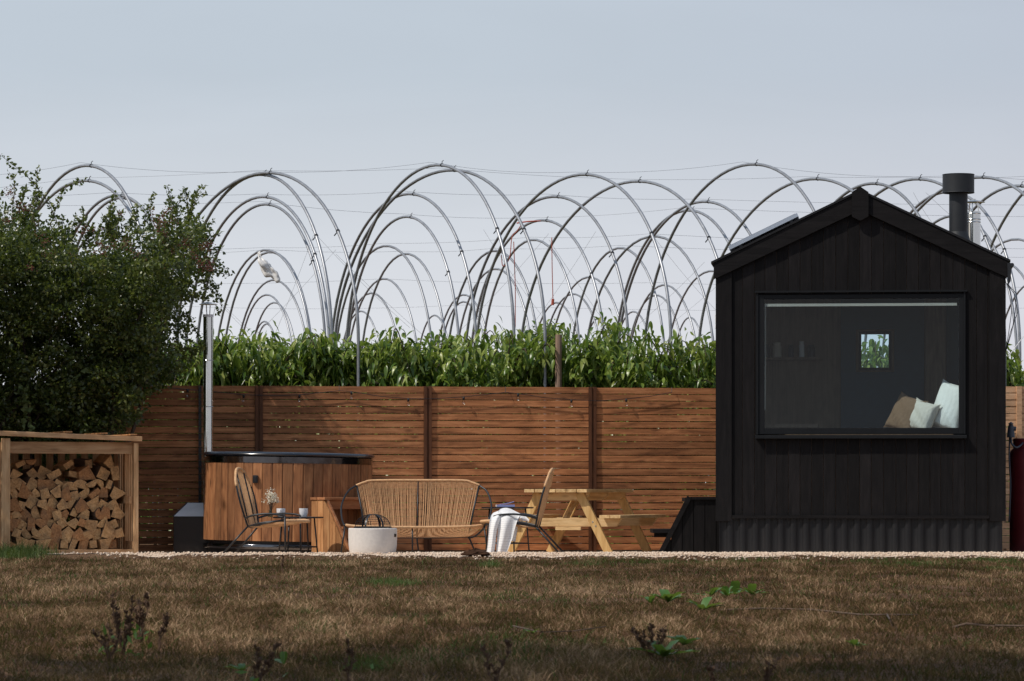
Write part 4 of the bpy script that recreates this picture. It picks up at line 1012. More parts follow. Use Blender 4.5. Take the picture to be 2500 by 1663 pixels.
def chair(label, loc, rz):
    c = thing('cord_chair', label, 'chair', loc, rz, 'tan cord chairs facing each other')
    bl = lambda s_: cr([(0, s_ * .20, .30), (-.035, s_ * .265, .46), (-.075, s_ * .285, .62), (-.115, s_ * .25, .76), (-.14, s_ * .17, .85)])
    topw = cr([(-.14, -.17, .85), (-.155, -.09, .893), (-.16, 0, .905), (-.155, .09, .893), (-.14, .17, .85)], 6)
    fr = MB()
    for s_ in (-1, 1): fr.tube(bl(s_), 0.0105, 8); fr.tube([(-.142, s_ * .13, .86), (-.055, s_ * .13, .52), (-.01, s_ * .12, .30)], 0.008, 6)
    fr.tube([(0, -.2, .30), (-.005, 0, .285), (0, .2, .30)], 0.0105, 8); fr.build('back_frame', M_black, c, smooth=True)
    mb = MB(); mb.tube(topw, 0.0165, 8); 
    for s_ in (-1, 1):
        b_ = bl(s_); mb.tube(b_[-9:], 0.0145, 8)
    mb.build('top_rail_wrap', M_rope, c, smooth=True)
    loop = [v for v in bl(-1)][6:] + topw[1:-1] + [v for v in bl(1)][6:][::-1]
    mb = MB(); rr = [Vector((0, -.2, .30)), Vector((-.005, 0, .288)), Vector((0, .2, .30))]
    for k in range(46):
        q = (k + 0.5) / 46; strand(mb, along(loop, 0.08 + 0.84 * q), along(rr, q), Vector((-0.012, 0, 0)), 0.003)
    mb.build('back_cords', M_rope, c, smooth=True)
    sl_ = cr([(0, -.2, .30), (.15, -.265, .335), (.32, -.28, .355), (.48, -.22, .36), (.57, -.11, .355), (.595, 0, .352), (.57, .11, .355), (.48, .22, .36), (.32, .28, .355), (.15, .265, .335), (0, .2, .30)])
    mb = MB(); m = len(sl_); mb.tube(sl_[m // 4:-(m // 4)], 0.0165, 8); mb.build('front_rail_wrap', M_rope, c, smooth=True)
    fr = MB(); fr.tube(sl_, 0.0095, 8); fr.build('seat_frame', M_black, c, smooth=True)
    mb = MB()
    for k in range(46):
        q = (k + 0.5) / 46; strand(mb, along(rr, q), along(sl_, 0.17 + 0.66 * q), Vector((0, 0, -0.022)), 0.0034)
    mb.build('seat_cords', M_rope, c, smooth=True)
    for s_ in (-1, 1):
        mb = MB(); mb.tube(cr([(-.02, s_ * .24, .385), (.08, s_ * .29, .415), (.22, s_ * .31, .432), (.36, s_ * .31, .425), (.43, s_ * .30, .41)]), 0.0105, 8); mb.tube([(0, s_ * .20, .30), (.22, s_ * .29, .335), (.43, s_ * .30, .375)], 0.0075, 6); mb.build('arm_rail', M_black, c, smooth=True)
        mb = MB(); mb.tube([(.43, s_ * .30, .41), (.435, s_ * .30, 0)], 0.0105, 8); mb.build('leg', M_black, c, smooth=True)
        mb = MB(); mb.tube([(0, s_ * .20, .30), (-.275, s_ * .24, 0)], 0.010, 8); mb.build('leg', M_black, c, smooth=True)
    return c
def gz(x, y): return float(zg(x, y))
x = (618 - 1250) * 36.95 / F; chair('tan cord chair on the left, facing right with its side to the camera', (x, 36.95, 0.035), R(-12))
x = (1312 - 1250) * 37.2 / F; chair('tan cord chair on the right, with the white towel over its seat', (x, 37.2, 0.03), R(174))

def side_table(label, px, d, z, r, rz, tilt=0):
    t = thing('side_table', label, 'side table', ((px - 1250) * d / F, d, 0), rz, 'round black metal side tables')
    mb = MB(); mb.lathe([(0.001, z - 0.010), (r - 0.01, z - 0.010), (r, z - 0.006), (r, z + 0.006), (r - 0.006, z + 0.006), (r - 0.008, z), (0.001, z)], n=48); mb.build('table_top', M_black, t, smooth=True, shade_ang=35)
    ft = []
    for k in range(4):
        a = R(45 + 90 * k); p0 = Vector((math.cos(a) * r * 0.72, math.sin(a) * r * 0.72, z - 0.01)); p1 = Vector((math.cos(a) * r * 0.88, math.sin(a) * r * 0.88, 0)); ft.append((p0, p1))
        mb = MB(); mb.tube([p0, p1], 0.0085, 8); mb.build('leg', M_black, t, smooth=True)
    mb = MB()
    for k in range(4): mb.tube([ft[k][0].lerp(ft[k][1], 0.73), ft[(k + 1) % 4][0].lerp(ft[(k + 1) % 4][1], 0.73)], 0.0075, 6)
    mb.build('stretcher', M_black, t, smooth=True)
    return t
side_table('round black side table carrying mugs and flowers beside the left chair', 728, 37.45, 0.425, 0.27, R(20))
side_table('round black side table carrying a lilac book by the right chair', 1239, 38.2, 0.525, 0.283, R(28))
def mug(px, d, z, label, ho):
    t = thing('mug', label, 'mug', ((px - 1250) * d / F, d, z), ho, 'white mugs')
    mb = MB(); mb.lathe([(0.030, 0), (0.034, 0.004), (0.041, 0.03), (0.047, 0.06), (0.0475, 0.095), (0.044, 0.095), (0.043, 0.06), (0.03, 0.012), (0.001, 0.010)], n=28); mb.build('cup', M_white, t, smooth=True, shade_ang=60)
    mb = MB(); mb.tube(cr([(0.044, 0, 0.078), (0.070, 0, 0.078), (0.078, 0, 0.055), (0.066, 0, 0.030), (0.041, 0, 0.026)]), 0.0055, 8); mb.build('handle', M_white, t, smooth=True)
mug(686, 37.35, 0.4255, 'white mug beside the flower vase on the left side table', R(-95))
mug(741, 37.42, 0.4255, 'white mug standing alone on the right of the side table', R(60))
# vase
D = 37.48; v = thing('flower_vase', 'small glass vase of dried white flowers on the left side table', 'vase', ((660 - 1250) * D / F, D, 0.4255))
mb = MB(); mb.lathe([(0.024, 0), (0.027, 0.01), (0.026, 0.03), (0.017, 0.05), (0.016, 0.062), (0.022, 0.075), (0.020, 0.075), (0.014, 0.062), (0.015, 0.05), (0.023, 0.03), (0.022, 0.006), (0.001, 0.005)], n=24)
mb.build('glass_bottle', glass_mat('vase_glass', (0.70, 0.78, 0.74), 0.02, 1.6), v, smooth=True)
stm = MB(); P, Dv, LL, WW = [], [], [], []; rd = random.Random(21)
for k in range(46):
    a = rd.uniform(0, 6.28); sp_ = rd.uniform(0.1, 1.0); h = rd.uniform(0.11, 0.20) if k > 5 else rd.uniform(0.20, 0.26)
    e = Vector((math.cos(a) * 0.10 * sp_ + (-0.03 if k <= 5 else 0.005), math.sin(a) * 0.07 * sp_, 0.05 + h)); stm.tube([Vector((0, 0, 0.02)), Vector((e.x * 0.25, e.y * 0.25, 0.09)), e], 0.0009, 4)
    for q in range(16 if k > 5 else 8):
        P.append(tuple(e + Vector((rd.gauss(0, 0.012), rd.gauss(0, 0.012), rd.gauss(0, 0.010))))); Dv.append(tuple(Vector((rd.gauss(0, 1), rd.gauss(0, 1), rd.gauss(0, 1))).normalized())); LL.append(rd.uniform(0.009, 0.016)); WW.append(rd.uniform(0.008, 0.014))
stm.build('stems', M_twig, v); leaves('flowers', np.array(P), np.array(Dv), np.array(LL), np.array(WW), M_flower, v)
# fire bowl
D = 36.9; s = F / D; fb = thing('fire_bowl', 'low round white concrete fire bowl in front of the sofa', 'fire bowl', ((910 - 1250) / s, D, 0.02))
rb = 59.5 / s; zt3 = CAMZ - 89.5 / s - 0.02
mb = MB(); mb.lathe([(rb * 0.84, 0), (rb * 0.90, 0.012), (rb * 0.955, 0.05), (rb * 0.99, 0.12), (rb, 0.2), (rb, zt3 - 0.008), (rb - 0.006, zt3), (rb - 0.03, zt3), (rb - 0.032, zt3 - 0.03), (0.001, zt3 - 0.04)], n=64); mb.build('bowl', M_conc, fb, smooth=True, shade_ang=35)
mb = MB(); a = R(-23); mb.box(((rb - 0.004) * math.cos(a), (rb - 0.004) * math.sin(a), zt3 - 0.075), (0.03, 0.03, 0.032), Matrix.Rotation(a, 3, 'Z')); mb.build('vent_hole', M_box, fb)
sg_ = thing('spark_guard', 'black arched metal spark guard resting on the white fire bowl', 'spark guard', (fb.location.x, D, fb.location.z + zt3))
mb = MB(); mb.lathe([(rb * 0.74, 0.004), (rb * 0.78, 0.002), (rb * 0.78, 0.016), (rb * 0.74, 0.018), (rb * 0.74, 0.004)], n=48); mb.build('ring', M_black, sg_, smooth=True, shade_ang=35)
ra = 43 / s
for i, an in enumerate((8, 68, 128)):
    mb = MB(); pts = [Vector((ra * math.cos(q) * math.cos(R(an)), ra * math.cos(q) * math.sin(R(an)), 0.012 + 0.135 * math.sin(q) ** 0.9)) for q in [math.pi * k / 20 for k in range(21)]]
    for k in range(20): mb.beam(pts[k], pts[k + 1], 0.004, 0.020, (-math.sin(R(an)), math.cos(R(an)), 0))
    mb.build('arch_strap', M_black, sg_)
# mesh of the guard
mb = MB()
for i in range(7):
    q = R(12 + 11 * i); rr_ = ra * math.cos(q) * 0.985; zz = 0.012 + 0.133 * math.sin(q) ** 0.9
    mb.tube([(rr_ * math.cos(6.283 * k / 24), rr_ * math.sin(6.283 * k / 24), zz) for k in range(24)], 0.0011, 4, closed=True)
for i in range(26):
    an = 6.283 * i / 26; mb.tube([(ra * 0.985 * math.cos(q) * math.cos(an), ra * 0.985 * math.cos(q) * math.sin(an), 0.012 + 0.133 * math.sin(q) ** 0.9) for q in [R(k * 10) for k in range(10)]], 0.0010, 3)
mb.build('wire_mesh', M_black, sg_)
# books
D = 38.2; s = F / D
bk = thing('book', 'thick lilac book lying open-topped on the right side table', 'book', ((1232 - 1250) / s, D, 0.5315), R(4))
mb = MB(); mb.bx(-0.088, 0.105, -0.065, 0.065, 0.0, 0.003); mb.bx(-0.088, 0.105, -0.068, -0.064, 0.003, 0.026); mb.build('cover', M_lilac, bk)
mb = MB(); mb.bx(-0.094, 0.098, -0.063, 0.062, 0.0035, 0.025); mb.build('pages', M_page, bk)
mb = MB(); vs = []
for k in range(9):
    u_ = k / 8; vs += [(-0.05 + 0.15 * u_, -0.066, 0.027 + 0.028 * u_ ** 1.7), (-0.05 + 0.15 * u_, 0.06, 0.027 + 0.028 * u_ ** 1.7), (-0.05 + 0.15 * u_, -0.066, 0.032 + 0.028 * u_ ** 1.5), (-0.05 + 0.15 * u_, 0.06, 0.032 + 0.028 * u_ ** 1.5)]
fs = []
for k in range(8):
    q = k * 4; fs += [(q, q + 1, q + 5, q + 4), (q + 2, q + 6, q + 7, q + 3), (q, q + 4, q + 6, q + 2), (q + 1, q + 3, q + 7, q + 5)]
fs += [(0, 2, 3, 1), (32, 33, 35, 34)]; mb.add(vs, fs); mb.build('raised_cover', M_lilac, bk, smooth=True, shade_ang=40)

# towel: three hanging folds over the right chair
def towel():
    D0 = 36.98; mb_all = []
    V, Fc, UV = [], [], []
    def strip(rows, nd, v0, v1, depth):
        """rows: list of (pxL, pxR, py, d); a rounded fold"""
        base = len(V); nr = len(rows); m = 12
        for i, (a, b, py, dd) in enumerate(rows):
            for k in range(m):
                th = 2 * math.pi * k / m; cx = (a + b) / 2; hw = (b - a) / 2
                px = cx + hw * math.cos(th) * (1 + 0.03 * math.sin(3 * i + k)); off = depth * math.sin(th) * (0.8 + 0.2 * math.sin(i * 1.3 + k * 2))
                V.append(W(px, py + (1.5 * math.sin(k * 1.7) if i == nr - 1 else 0), dd + off)); UV.append((k / m, v0 + (v1 - v0) * i / (nr - 1)))
        for i in range(nr - 1):
            for k in range(m): Fc.append((base + i * m + k, base + i * m + (k + 1) % m, base + (i + 1) * m + (k + 1) % m, base + (i + 1) * m + k))
        Fc.append(tuple(base + k for k in range(m))[::-1]); Fc.append(tuple(base + (nr - 1) * m + k for k in range(m)))
    def cloth(rows, v0, v1, th=0.010, nx=14, seed=0):
        """a hanging sheet; rows: (pxL, pxR, py at left, py at right, depth)"""
        r2_ = random.Random(seed); base = len(V); nr = len(rows); ph = r2_.uniform(0, 6)
        for side in (0, 1):
            for i, (a, b, pl, pr, dd) in enumerate(rows):
                for k in range(nx + 1):
                    q = k / nx; fold = 0.018 * math.sin(q * 7.5 + ph + 0.15 * i) * min(1, i / 3) + 0.02 * (2 * q - 1) ** 2
                    px = a + (b - a) * q; py = pl + (pr - pl) * q - (1.6 * math.sin(math.pi * q) if i == 0 else 0)
                    V.append(W(px, py, dd + fold + side * th * (0.35 if k in (0, nx) or i in (0, nr - 1) else 1))); UV.append((q, v0 + (v1 - v0) * i / (nr - 1)))
        n1 = nx + 1; o2 = nr * n1
        for i in range(nr - 1):
            for k in range(nx):
                p = base + i * n1 + k; Fc.append((p, p + n1, p + n1 + 1, p + 1)); Fc.append((o2 + p, o2 + p + 1, o2 + p + n1 + 1, o2 + p + n1))
        for i in range(nr - 1):
            for e_ in (0, nx): p = base + i * n1 + e_; Fc.append((p, p + o2, p + o2 + n1, p + n1) if e_ else (p, p + n1, p + n1 + o2, p + o2))
        for k in range(nx):
            for e_ in (0, nr - 1): p = base + e_ * n1 + k; Fc.append((p, p + 1, p + 1 + o2, p + o2) if e_ == 0 else (p, p + o2, p + o2 + 1, p + 1))
    cloth([(1228, 1246, 1240.5, 1242, 37.22), (1221, 1258, 1243, 1248, 37.1), (1217, 1270, 1247, 1254, 37.0), (1216, 1269, 1256, 1259, 36.93), (1216, 1263, 1268, 1270, 36.9), (1216, 1259, 1282, 1283, 36.88), (1215, 1255, 1298, 1298, 36.87), (1214, 1251, 1314, 1314, 36.86), (1212, 1243, 1334, 1335, 36.85), (1211, 1234, 1353, 1357, 36.84)], 0, 0.9, seed=1)
    cloth([(1212, 1227, 1249, 1247, 37.1), (1204, 1229, 1252, 1250, 37.0), (1199, 1227, 1258, 1256, 36.93), (1196, 1222, 1268, 1267, 36.89), (1194, 1217, 1282, 1282, 36.87), (1193, 1213, 1297, 1297, 36.86), (1192, 1211, 1313, 1313, 36.85), (1190, 1209, 1333, 1333, 36.84), (1187.5, 1206, 1354, 1352, 36.83)], 0.05, 0.85, seed=2)
    cloth([(1250, 1275, 1252, 1256, 37.18), (1252, 1271, 1258, 1260, 37.1), (1252, 1267, 1268, 1268, 37.04), (1249, 1264, 1285, 1285, 37.02), (1246, 1262, 1303, 1303, 37.0), (1244, 1258, 1322, 1324, 36.99)], 0.3, 0.75, seed=3)
    cloth([(1246, 1268, 1251, 1254, 37.3), (1252, 1284, 1256, 1261, 37.24), (1262, 1291, 1264, 1268, 37.2), (1270, 1291, 1272, 1274, 37.2)], 0.1, 0.3, seed=4)
    me = bpy.data.meshes.new('towel'); me.from_pydata([tuple(v) for v in V], [], Fc); me.update()
    uvl = me.uv_layers.new(name='UVMap')
    for p in me.polygons:
        for li, vi in zip(p.loop_indices, p.vertices): uvl.data[li].uv = UV[vi]
    me.polygons.foreach_set('use_smooth', [True] * len(me.polygons)); me.materials.append(M_towel)
    o = bpy.data.objects.new('towel', me); COL.objects.link(o)
    ss = o.modifiers.new('subd', 'SUBSURF'); ss.levels = 1; ss.render_levels = 1
    tx_ = bpy.data.textures.new('towel_folds', 'CLOUDS'); tx_.noise_scale = 0.09
    dm = o.modifiers.new('folds', 'DISPLACE'); dm.texture = tx_; dm.strength = 0.006; dm.mid_level = 0.5
    return tag(o, 'white towel with thin dark stripes hanging over the right chair', 'towel')
towel()

# ------------------------------------------------------------------ picnic table
D0 = 38.9; s = F / 38.55
pt = thing('picnic_table', 'pale pine picnic table with attached benches beside the cabin steps', 'picnic table', ((1356 - 1250) * 38.75 / F, 38.75, 0), R(-23))
# local x across the table, +y along its length (away); near end at y = 0
zT = 0.725; LT = 1.42
for i in range(6):
    mb = MB(); w0 = -0.375 + 0.125 * i; mb.rnd = random.random(); mb.bx(w0 + 0.003, w0 + 0.122, random.uniform(-0.006, 0.006), LT, zT - 0.036, zT); mb.build('top_plank', M_pine, pt, bevel=0.003)
for yy in (0.16, 0.72, LT - 0.16):
    mb = MB(); mb.rnd = random.random(); mb.prism([(-0.335, zT - 0.037), (0.335, zT - 0.037), (0.335, zT - 0.075), (0.27, zT - 0.125), (-0.27, zT - 0.125), (-0.335, zT - 0.075)], 'y', yy - 0.02, yy + 0.02); mb.build('top_beam', M_pinex, pt)
zB = 0.44
for sgx in (-1, 1):
    for k in range(2):
        c = sgx * (0.575 + 0.13 * k); mb = MB(); mb.rnd = random.random(); mb.bx(c - 0.061, c + 0.061, random.uniform(-0.01, 0.01), LT, zB - 0.034, zB); mb.build('bench_plank', M_pine, pt, bevel=0.003)
for yy in (0.16, LT - 0.16):
    near = yy < 0.5; yl = yy + (0.042 if not near else -0.042)
    mb = MB(); mb.rnd = random.random(); mb.prism([(-0.72, zB - 0.035), (0.72, zB - 0.035), (0.66, zB - 0.125), (-0.66, zB - 0.125)], 'y', yy - 0.019, yy + 0.019); mb.build('bench_beam', M_pinex, pt)
    for sgx in (-1, 1):
        mb = MB(); mb.rnd = random.random(); a = Vector((sgx * 0.24, yl, zT - 0.04)); b = Vector((sgx * 0.60, yl, 0.0)); mb.beam(a, b, 0.095, 0.04); lg = mb.build('leg', M_pinez, pt, bevel=0.003)
        mb = MB(); q = a.lerp(b, 0.5)
        for dz in (0.03, -0.03): mb.lathe([(0.011, 0), (0.009, 0.005), (0.0003, 0.006)], (0, 0, 0), 10); 
        mb2 = MB()
        for off in (-0.022, 0.022):
            c = q + Vector((off * 0.8, -0.021 if near else 0.021, -off)); n_ = 10; vs = [(c.x + 0.009 * math.cos(6.283 * k / n_), c.y - 0.004, c.z + 0.009 * math.sin(6.283 * k / n_)) for k in range(n_)] + [(c.x + 0.010 * math.cos(6.283 * k / n_), c.y + 0.001, c.z + 0.010 * math.sin(6.283 * k / n_)) for k in range(n_)]
            mb2.add(vs, [tuple(range(n_))] + [(k, n_ + k, n_ + (k + 1) % n_, (k + 1) % n_) for k in range(n_)])
        mb2.build('bolt', M_steel, lg)
for sgx in (1,):
    mb = MB(); mb.rnd = .7; mb.beam((0.0, 0.16, zB - 0.15), (0.0, 0.62, zT - 0.09), 0.07, 0.035, (1, 0, 0)); mb.build('brace', M_pine, pt)
    mb = MB(); mb.rnd = .3; mb.beam((0.0, LT - 0.16, zB - 0.15), (0.0, LT - 0.62, zT - 0.09), 0.07, 0.035, (1, 0, 0)); mb.build('brace', M_pine, pt)
mb = MB(); mb.rnd = .8; mb.bx(-0.05, 0.25, 0.12, 0.138, zB - 0.165, zB - 0.128); mb.build('support_block', M_pinex, pt)

# ------------------------------------------------------------------ log store and logs
SX, SY = (338 - 1250) * 37.5 / F, 37.5
ls = thing('log_store', 'open-fronted timber log store packed with split firewood', 'log store', (SX, SY, 0), R(20))
# local: right front corner at origin, x to -width (left), y to depth
WL, DL = 1.47, 0.92
def bd(nm, x0, x1, y0, y1, z0, z1, m, r_=None, bev=0.003):
    mb = MB(); mb.rnd = random.random() if r_ is None else r_; mb.bx(x0, x1, y0, y1, z0, z1); return mb.build(nm, m, ls, bevel=bev)
bd('post', -0.048, 0.0, 0.0, 0.045, 0, 1.215, M_storez, .6); bd('post', -WL, -WL + 0.09, 0.0, 0.045, 0, 1.26, M_storez, .2); bd('post', -0.05, -0.004, DL - 0.045, DL, 0, 1.2, M_storez); bd('post', -WL, -WL + 0.045, DL - 0.045, DL, 0, 1.22, M_storez)
bd('post', -0.05, -0.006, 0.40, 0.46, 0.075, 1.2, M_storez, .8)
mb = MB(); mb.rnd = .5; mb.prism([(-WL - 0.05, 1.285), (0.03, 1.232), (0.03, 1.284), (-WL - 0.05, 1.338)], 'y', -0.05, -0.022); mb.build('roof_fascia', M_storex, ls, bevel=0.004)
mb = MB(); mb.rnd = .2; mb.prism([(-WL - 0.05, 1.325), (0.02, 1.27), (0.02, 1.284), (-WL - 0.05, 1.339)], 'y', -0.021, DL + 0.05); mb.build('roof_board', M_storex, ls)
for xx in (-0.10, -0.80, -0.42): bd('roof_batten', xx, xx + 0.075, -0.045, DL, 1.292 - xx * 0.036, 1.308 - xx * 0.036, M_step, .6)
bd('front_beam', -WL + 0.092, -0.05, 0.047, 0.085, 1.10, 1.225, M_storex, .1)
bd('base_board', -WL + 0.0, -0.05, 0.003, 0.03, 0.0, 0.085, M_storex, .15); bd('floor', -WL + 0.05, -0.052, 0.032, DL - 0.05, 0.06, 0.078, M_storex)
bd('side_rail', -0.048, -0.008, 0.05, 0.395, 1.12, 1.19, M_storex, .8); bd('side_rail', -0.085, -0.052, 0.06, 0.70, 0.57, 0.65, M_storex, .8); bd('side_rail', -0.045, -0.006, 0.05, 0.395, 0.085, 0.17, M_storex, .1)
yy = 0.055; mb = MB()
while yy < DL - 0.06:
    mb.rnd = random.random(); mb.bx(-0.004, 0.014, yy, yy + 0.034, 0.06, 1.215); yy += 0.085
mb.build('side_slats', M_storez, ls)
xx = -WL + 0.04; mb = MB()
while xx < -0.09:
    mb.rnd = random.random() * 0.5; mb.bx(xx, xx + 0.075, DL + 0.001, DL + 0.018, 0.06, 1.22); xx += 0.128
mb.build('back_slats', M_storez, ls)
mb = MB(); yy = 0.05
while yy < DL - 0.06:
    mb.rnd = random.random(); mb.bx(-WL - 0.018, -WL - 0.002, yy, yy + 0.05, 0.06, 1.22); yy += 0.068
mb.build('side_slats', M_storez, ls)
# logs
rotm = Matrix.Rotation(R(20), 3, 'Z')
rd = random.Random(31)
ordw = ['first', 'second', 'third', 'fourth', 'fifth', 'sixth', 'seventh', 'eighth', 'ninth', 'tenth', 'eleventh', 'twelfth', 'thirteenth', 'fourteenth', 'fifteenth']
roww = ['bottom', 'second lowest', 'third lowest', 'fourth lowest', 'middle', 'sixth lowest', 'seventh lowest', 'eighth lowest', 'topmost']
pts = []
x_lo, x_hi = -WL + 0.10, -0.10
for r_ in range(9):
    nc = 11; z = 0.078 + 0.060 + r_ * 0.107
    for c in range(nc):
        xx = x_lo + 0.05 + (x_hi - x_lo - 0.08) * (c + (0.5 if r_ % 2 else 0.1)) / nc
        if r_ == 8 and rd.random() < 0.45: continue
        if r_ == 7 and rd.random() < 0.12: continue
        pts.append([xx + rd.uniform(-0.018, 0.018), z + (rd.uniform(-0.016, 0.016) if r_ else 0), r_, rd.uniform(0.048, 0.082)])
for it in range(40):      # push overlapping ones apart
    for i in range(len(pts)):
        for j in range(i + 1, len(pts)):
            dx = pts[j][0] - pts[i][0]; dz = pts[j][1] - pts[i][1]; q = math.hypot(dx, dz); m = (pts[i][3] + pts[j][3]) * 0.80
            if q < m and q > 1e-6:
                k = (m - q) / q * 0.35; pts[i][0] -= dx * k; pts[i][1] -= dz * k; pts[j][0] += dx * k; pts[j][1] += dz * k
    for p in pts:
        p[0] = min(max(p[0], x_lo + 0.04), x_hi - 0.02); p[1] = max(p[1], 0.078 + 0.045)
cnt = {}
pts.sort(key=lambda p: (p[2], p[0]))
for (xx, z, r_, rad) in pts:
    kind = rd.choice(['square', 'square', 'wedge', 'wedge', 'wedge', 'half round', 'brick'])
    a0 = rd.uniform(0, 6.28)
    if r_ == 0: a0 = rd.choice([0.78, 0.7, 0.9, 2.3])
    if kind == 'square': pg = [(rad * 1.12 * math.cos(a0 + k * 1.571 + rd.uniform(-.16, .16)), rad * 1.12 * math.sin(a0 + k * 1.571 + rd.uniform(-.16, .16))) for k in range(4)]
    elif kind == 'brick': pg = [(rad * 1.1 * math.cos(a0 + q), rad * 1.1 * math.sin(a0 + q)) for q in (0, 1.0 + rd.uniform(-.2, .2), 3.14, 4.1 + rd.uniform(-.2, .2))]
    elif kind == 'wedge':
        pg = [(0 - 0.5 * rad * math.cos(a0), -0.5 * rad * math.sin(a0))]; pg = [(1.25 * rad * math.cos(a0 + q), 1.25 * rad * math.sin(a0 + q)) for q in (0, 2.0, 2.6, 3.3, 4.1)]; pg = [(p[0] * 1.12, p[1] * 1.12) for p in pg]
        pg = [pg[0], pg[1], ((pg[1][0] + pg[2][0]) / 2 * 0.9, (pg[1][1] + pg[2][1]) / 2 * 0.9), pg[3], pg[4]]
    else: pg = [(1.15 * rad * math.cos(a0 + q), 1.15 * rad * math.sin(a0 + q)) for q in [k * math.pi / 7 for k in range(8)]]
    cx = sum(p[0] for p in pg) / len(pg); cz = sum(p[1] for p in pg) / len(pg)
    pg = [(p[0] - cx, p[1] - cz) for p in pg]
    yf = 0.16 + rd.uniform(0, 0.07) + 0.02 * r_ + (0.12 * rd.random() if r_ > 6 else 0); ln = 0.34
    mb = MB(); mb.rnd = rd.random(); mb.prism(pg, 'y', 0, ln)
    o = mb.build('firewood_log', M_log, None, bevel=0.0025)
    o.location = rotm @ Vector((xx, yf, z)) + Vector((SX, SY, 0)); o.rotation_euler = (rd.uniform(-.06, .06), 0, R(20) + rd.uniform(-.16, .16))
    cnt[r_] = cnt.get(r_, 0) + 1
    tag(o, f'{kind} split log, {ordw[min(cnt[r_] - 1, 14)]} from left in the {roww[r_]} layer of the log store', 'firewood log', 'split logs stacked in the log store')
for k, (xx, z) in enumerate(((-0.95, 1.0), (-0.38, 1.02))): pass

# gas bottle at the right edge
D = 38.5; s = F / D; gb = thing('gas_cylinder', 'tall dark red gas cylinder in the shade right of the cabin', 'gas cylinder', ((2506 - 1250) / s, D, 0))
rb = 41 / s; zt4 = CAMZ + (1200 - 1092) / s
mb = MB(); mb.lathe([(rb * 0.9, 0), (rb, 0.03), (rb, zt4 - 0.09), (rb * 0.94, zt4 - 0.04), (rb * 0.75, zt4 - 0.008), (0.03, zt4), (0.03, zt4 + 0.05), (0.001, zt4 + 0.05)], n=36); mb.build('body', M_red, gb, smooth=True, shade_ang=50)
mb = MB(); pr = [(0.78 * rb, zt4 - 0.02), (0.80 * rb, zt4 + 0.09), (0.76 * rb, zt4 + 0.095), (0.74 * rb, zt4 - 0.02)]; mb.lathe(pr + [pr[0]], n=28); mb.build('valve_guard', M_red, gb, smooth=True, shade_ang=40)
rg = thing('gas_regulator', 'blue black gas regulator and hoses on the cabin wall above the cylinder', 'regulator', W(2468, 1050, 38.3))
mb = MB(); mb.tube([(0, 0, 0.05), (0, 0, -0.08)], [0.03, 0.045], 14); mb.tube([(0, 0, 0.02), (0.055, 0, 0.01)], 0.022, 12); mb.lathe([(0.02, 0.05), (0.03, 0.07), (0.0, 0.09)], (0, 0, 0), 12); mb.build('valve_body', M_hose, rg, smooth=True, shade_ang=40)
mb = MB(); mb.tube(cr([(0, 0, -0.08), (0.01, 0, -0.15), (0.06, 0, -0.19), (0.12, 0.05, -0.16), (0.16, 0.1, -0.11)]), 0.011, 8); mb.tube(cr([(-0.01, 0.02, -0.06), (-0.015, 0.02, -0.3), (0.0, 0.03, -0.6), (-0.015, 0.03, -1.0)]), 0.009, 8); mb.build('hose', M_hose, rg, smooth=True)

# ------------------------------------------------------------------ polytunnel hoops
HO = [(625, 425, 250), (620, 428, 190), (628, 482, 176), (637, 500, 158), (643, 611, 120), (654, 616, 112), (664, 684, 95), (649, 720, 75), (668, 739, 65), (645, 785, 45), (650, 791, 40),
      (1050, 405, 205), (1073, 419, 258), (985, 475, 178), (984, 530, 138), (936, 601, 122), (986, 620, 108), (934, 681, 92), (904, 716, 80), (880, 760, 60),
      (1400, 429, 238), (1335, 482, 200), (1312, 539, 165), (1296, 586, 122), (1203, 613, 115), (1206, 657, 98), (1130, 720, 75), (1130, 737, 66), (1060, 770, 50),
      (1526, 446, 256), (1813, 404, 240), (1702, 494, 195), (1668, 515, 168), (1585, 578, 160), (1508, 606, 118), (1434, 677, 100), (1396, 718, 82), (1357, 739, 68),
      (1618, 696, 92), (1599, 721, 78), (1732, 662, 112), (1545, 761, 58), (1461, 777, 48), (1683, 775, 48),
      (1960, 440, 256), (2113, 450, 200), (2213, 440, 240), (2365, 436, 255), (2465, 456, 210), (2600, 405, 235), (2470, 585, 150), (2318, 528, 165), (2300, 470, 190), (2440, 640, 115), (2520, 690, 95),
      (197, 406, 182), (190, 443, 200), (275, 478, 160), (286, 484, 148), (250, 560, 130), (300, 610, 115)]
def hoop_geo(ax, ay, hw):
    d = max(44.4 + 0.11 * (ax - 1250) / 200, F * 3.97 / (1200 - ay)); Hh = CAMZ + (1200 - ay) * d / F
    ay_ = min(hw * d / F * 2.36, d - fy((ax + hw - 1250) * 41 / F) - 0.45)
    ay_ = max(ay_, 1.0)
    xR = (ax + hw - 1250) * (d - ay_) / F; xL = (ax - hw - 1250) * (d + ay_) / F; xm = (ax - 1250) * d / F
    return d, Hh, ay_, xR, xL, xm
ORD = ['first', 'second', 'third', 'fourth', 'fifth', 'sixth', 'seventh', 'eighth', 'ninth', 'tenth', 'eleventh', 'twelfth', 'thirteenth', 'fourteenth', 'fifteenth', 'sixteenth', 'seventeenth', 'eighteenth', 'nineteenth', 'twentieth', 'twenty-first', 'twenty-second', 'twenty-third', 'twenty-fourth', 'twenty-fifth']
cats = [(0, 450, 'tallest front hoops'), (450, 510, 'second tallest hoops'), (510, 640, 'mid-height hoops behind'), (640, 900, 'lowest distant hoops')]
apex = {}
lab = {}
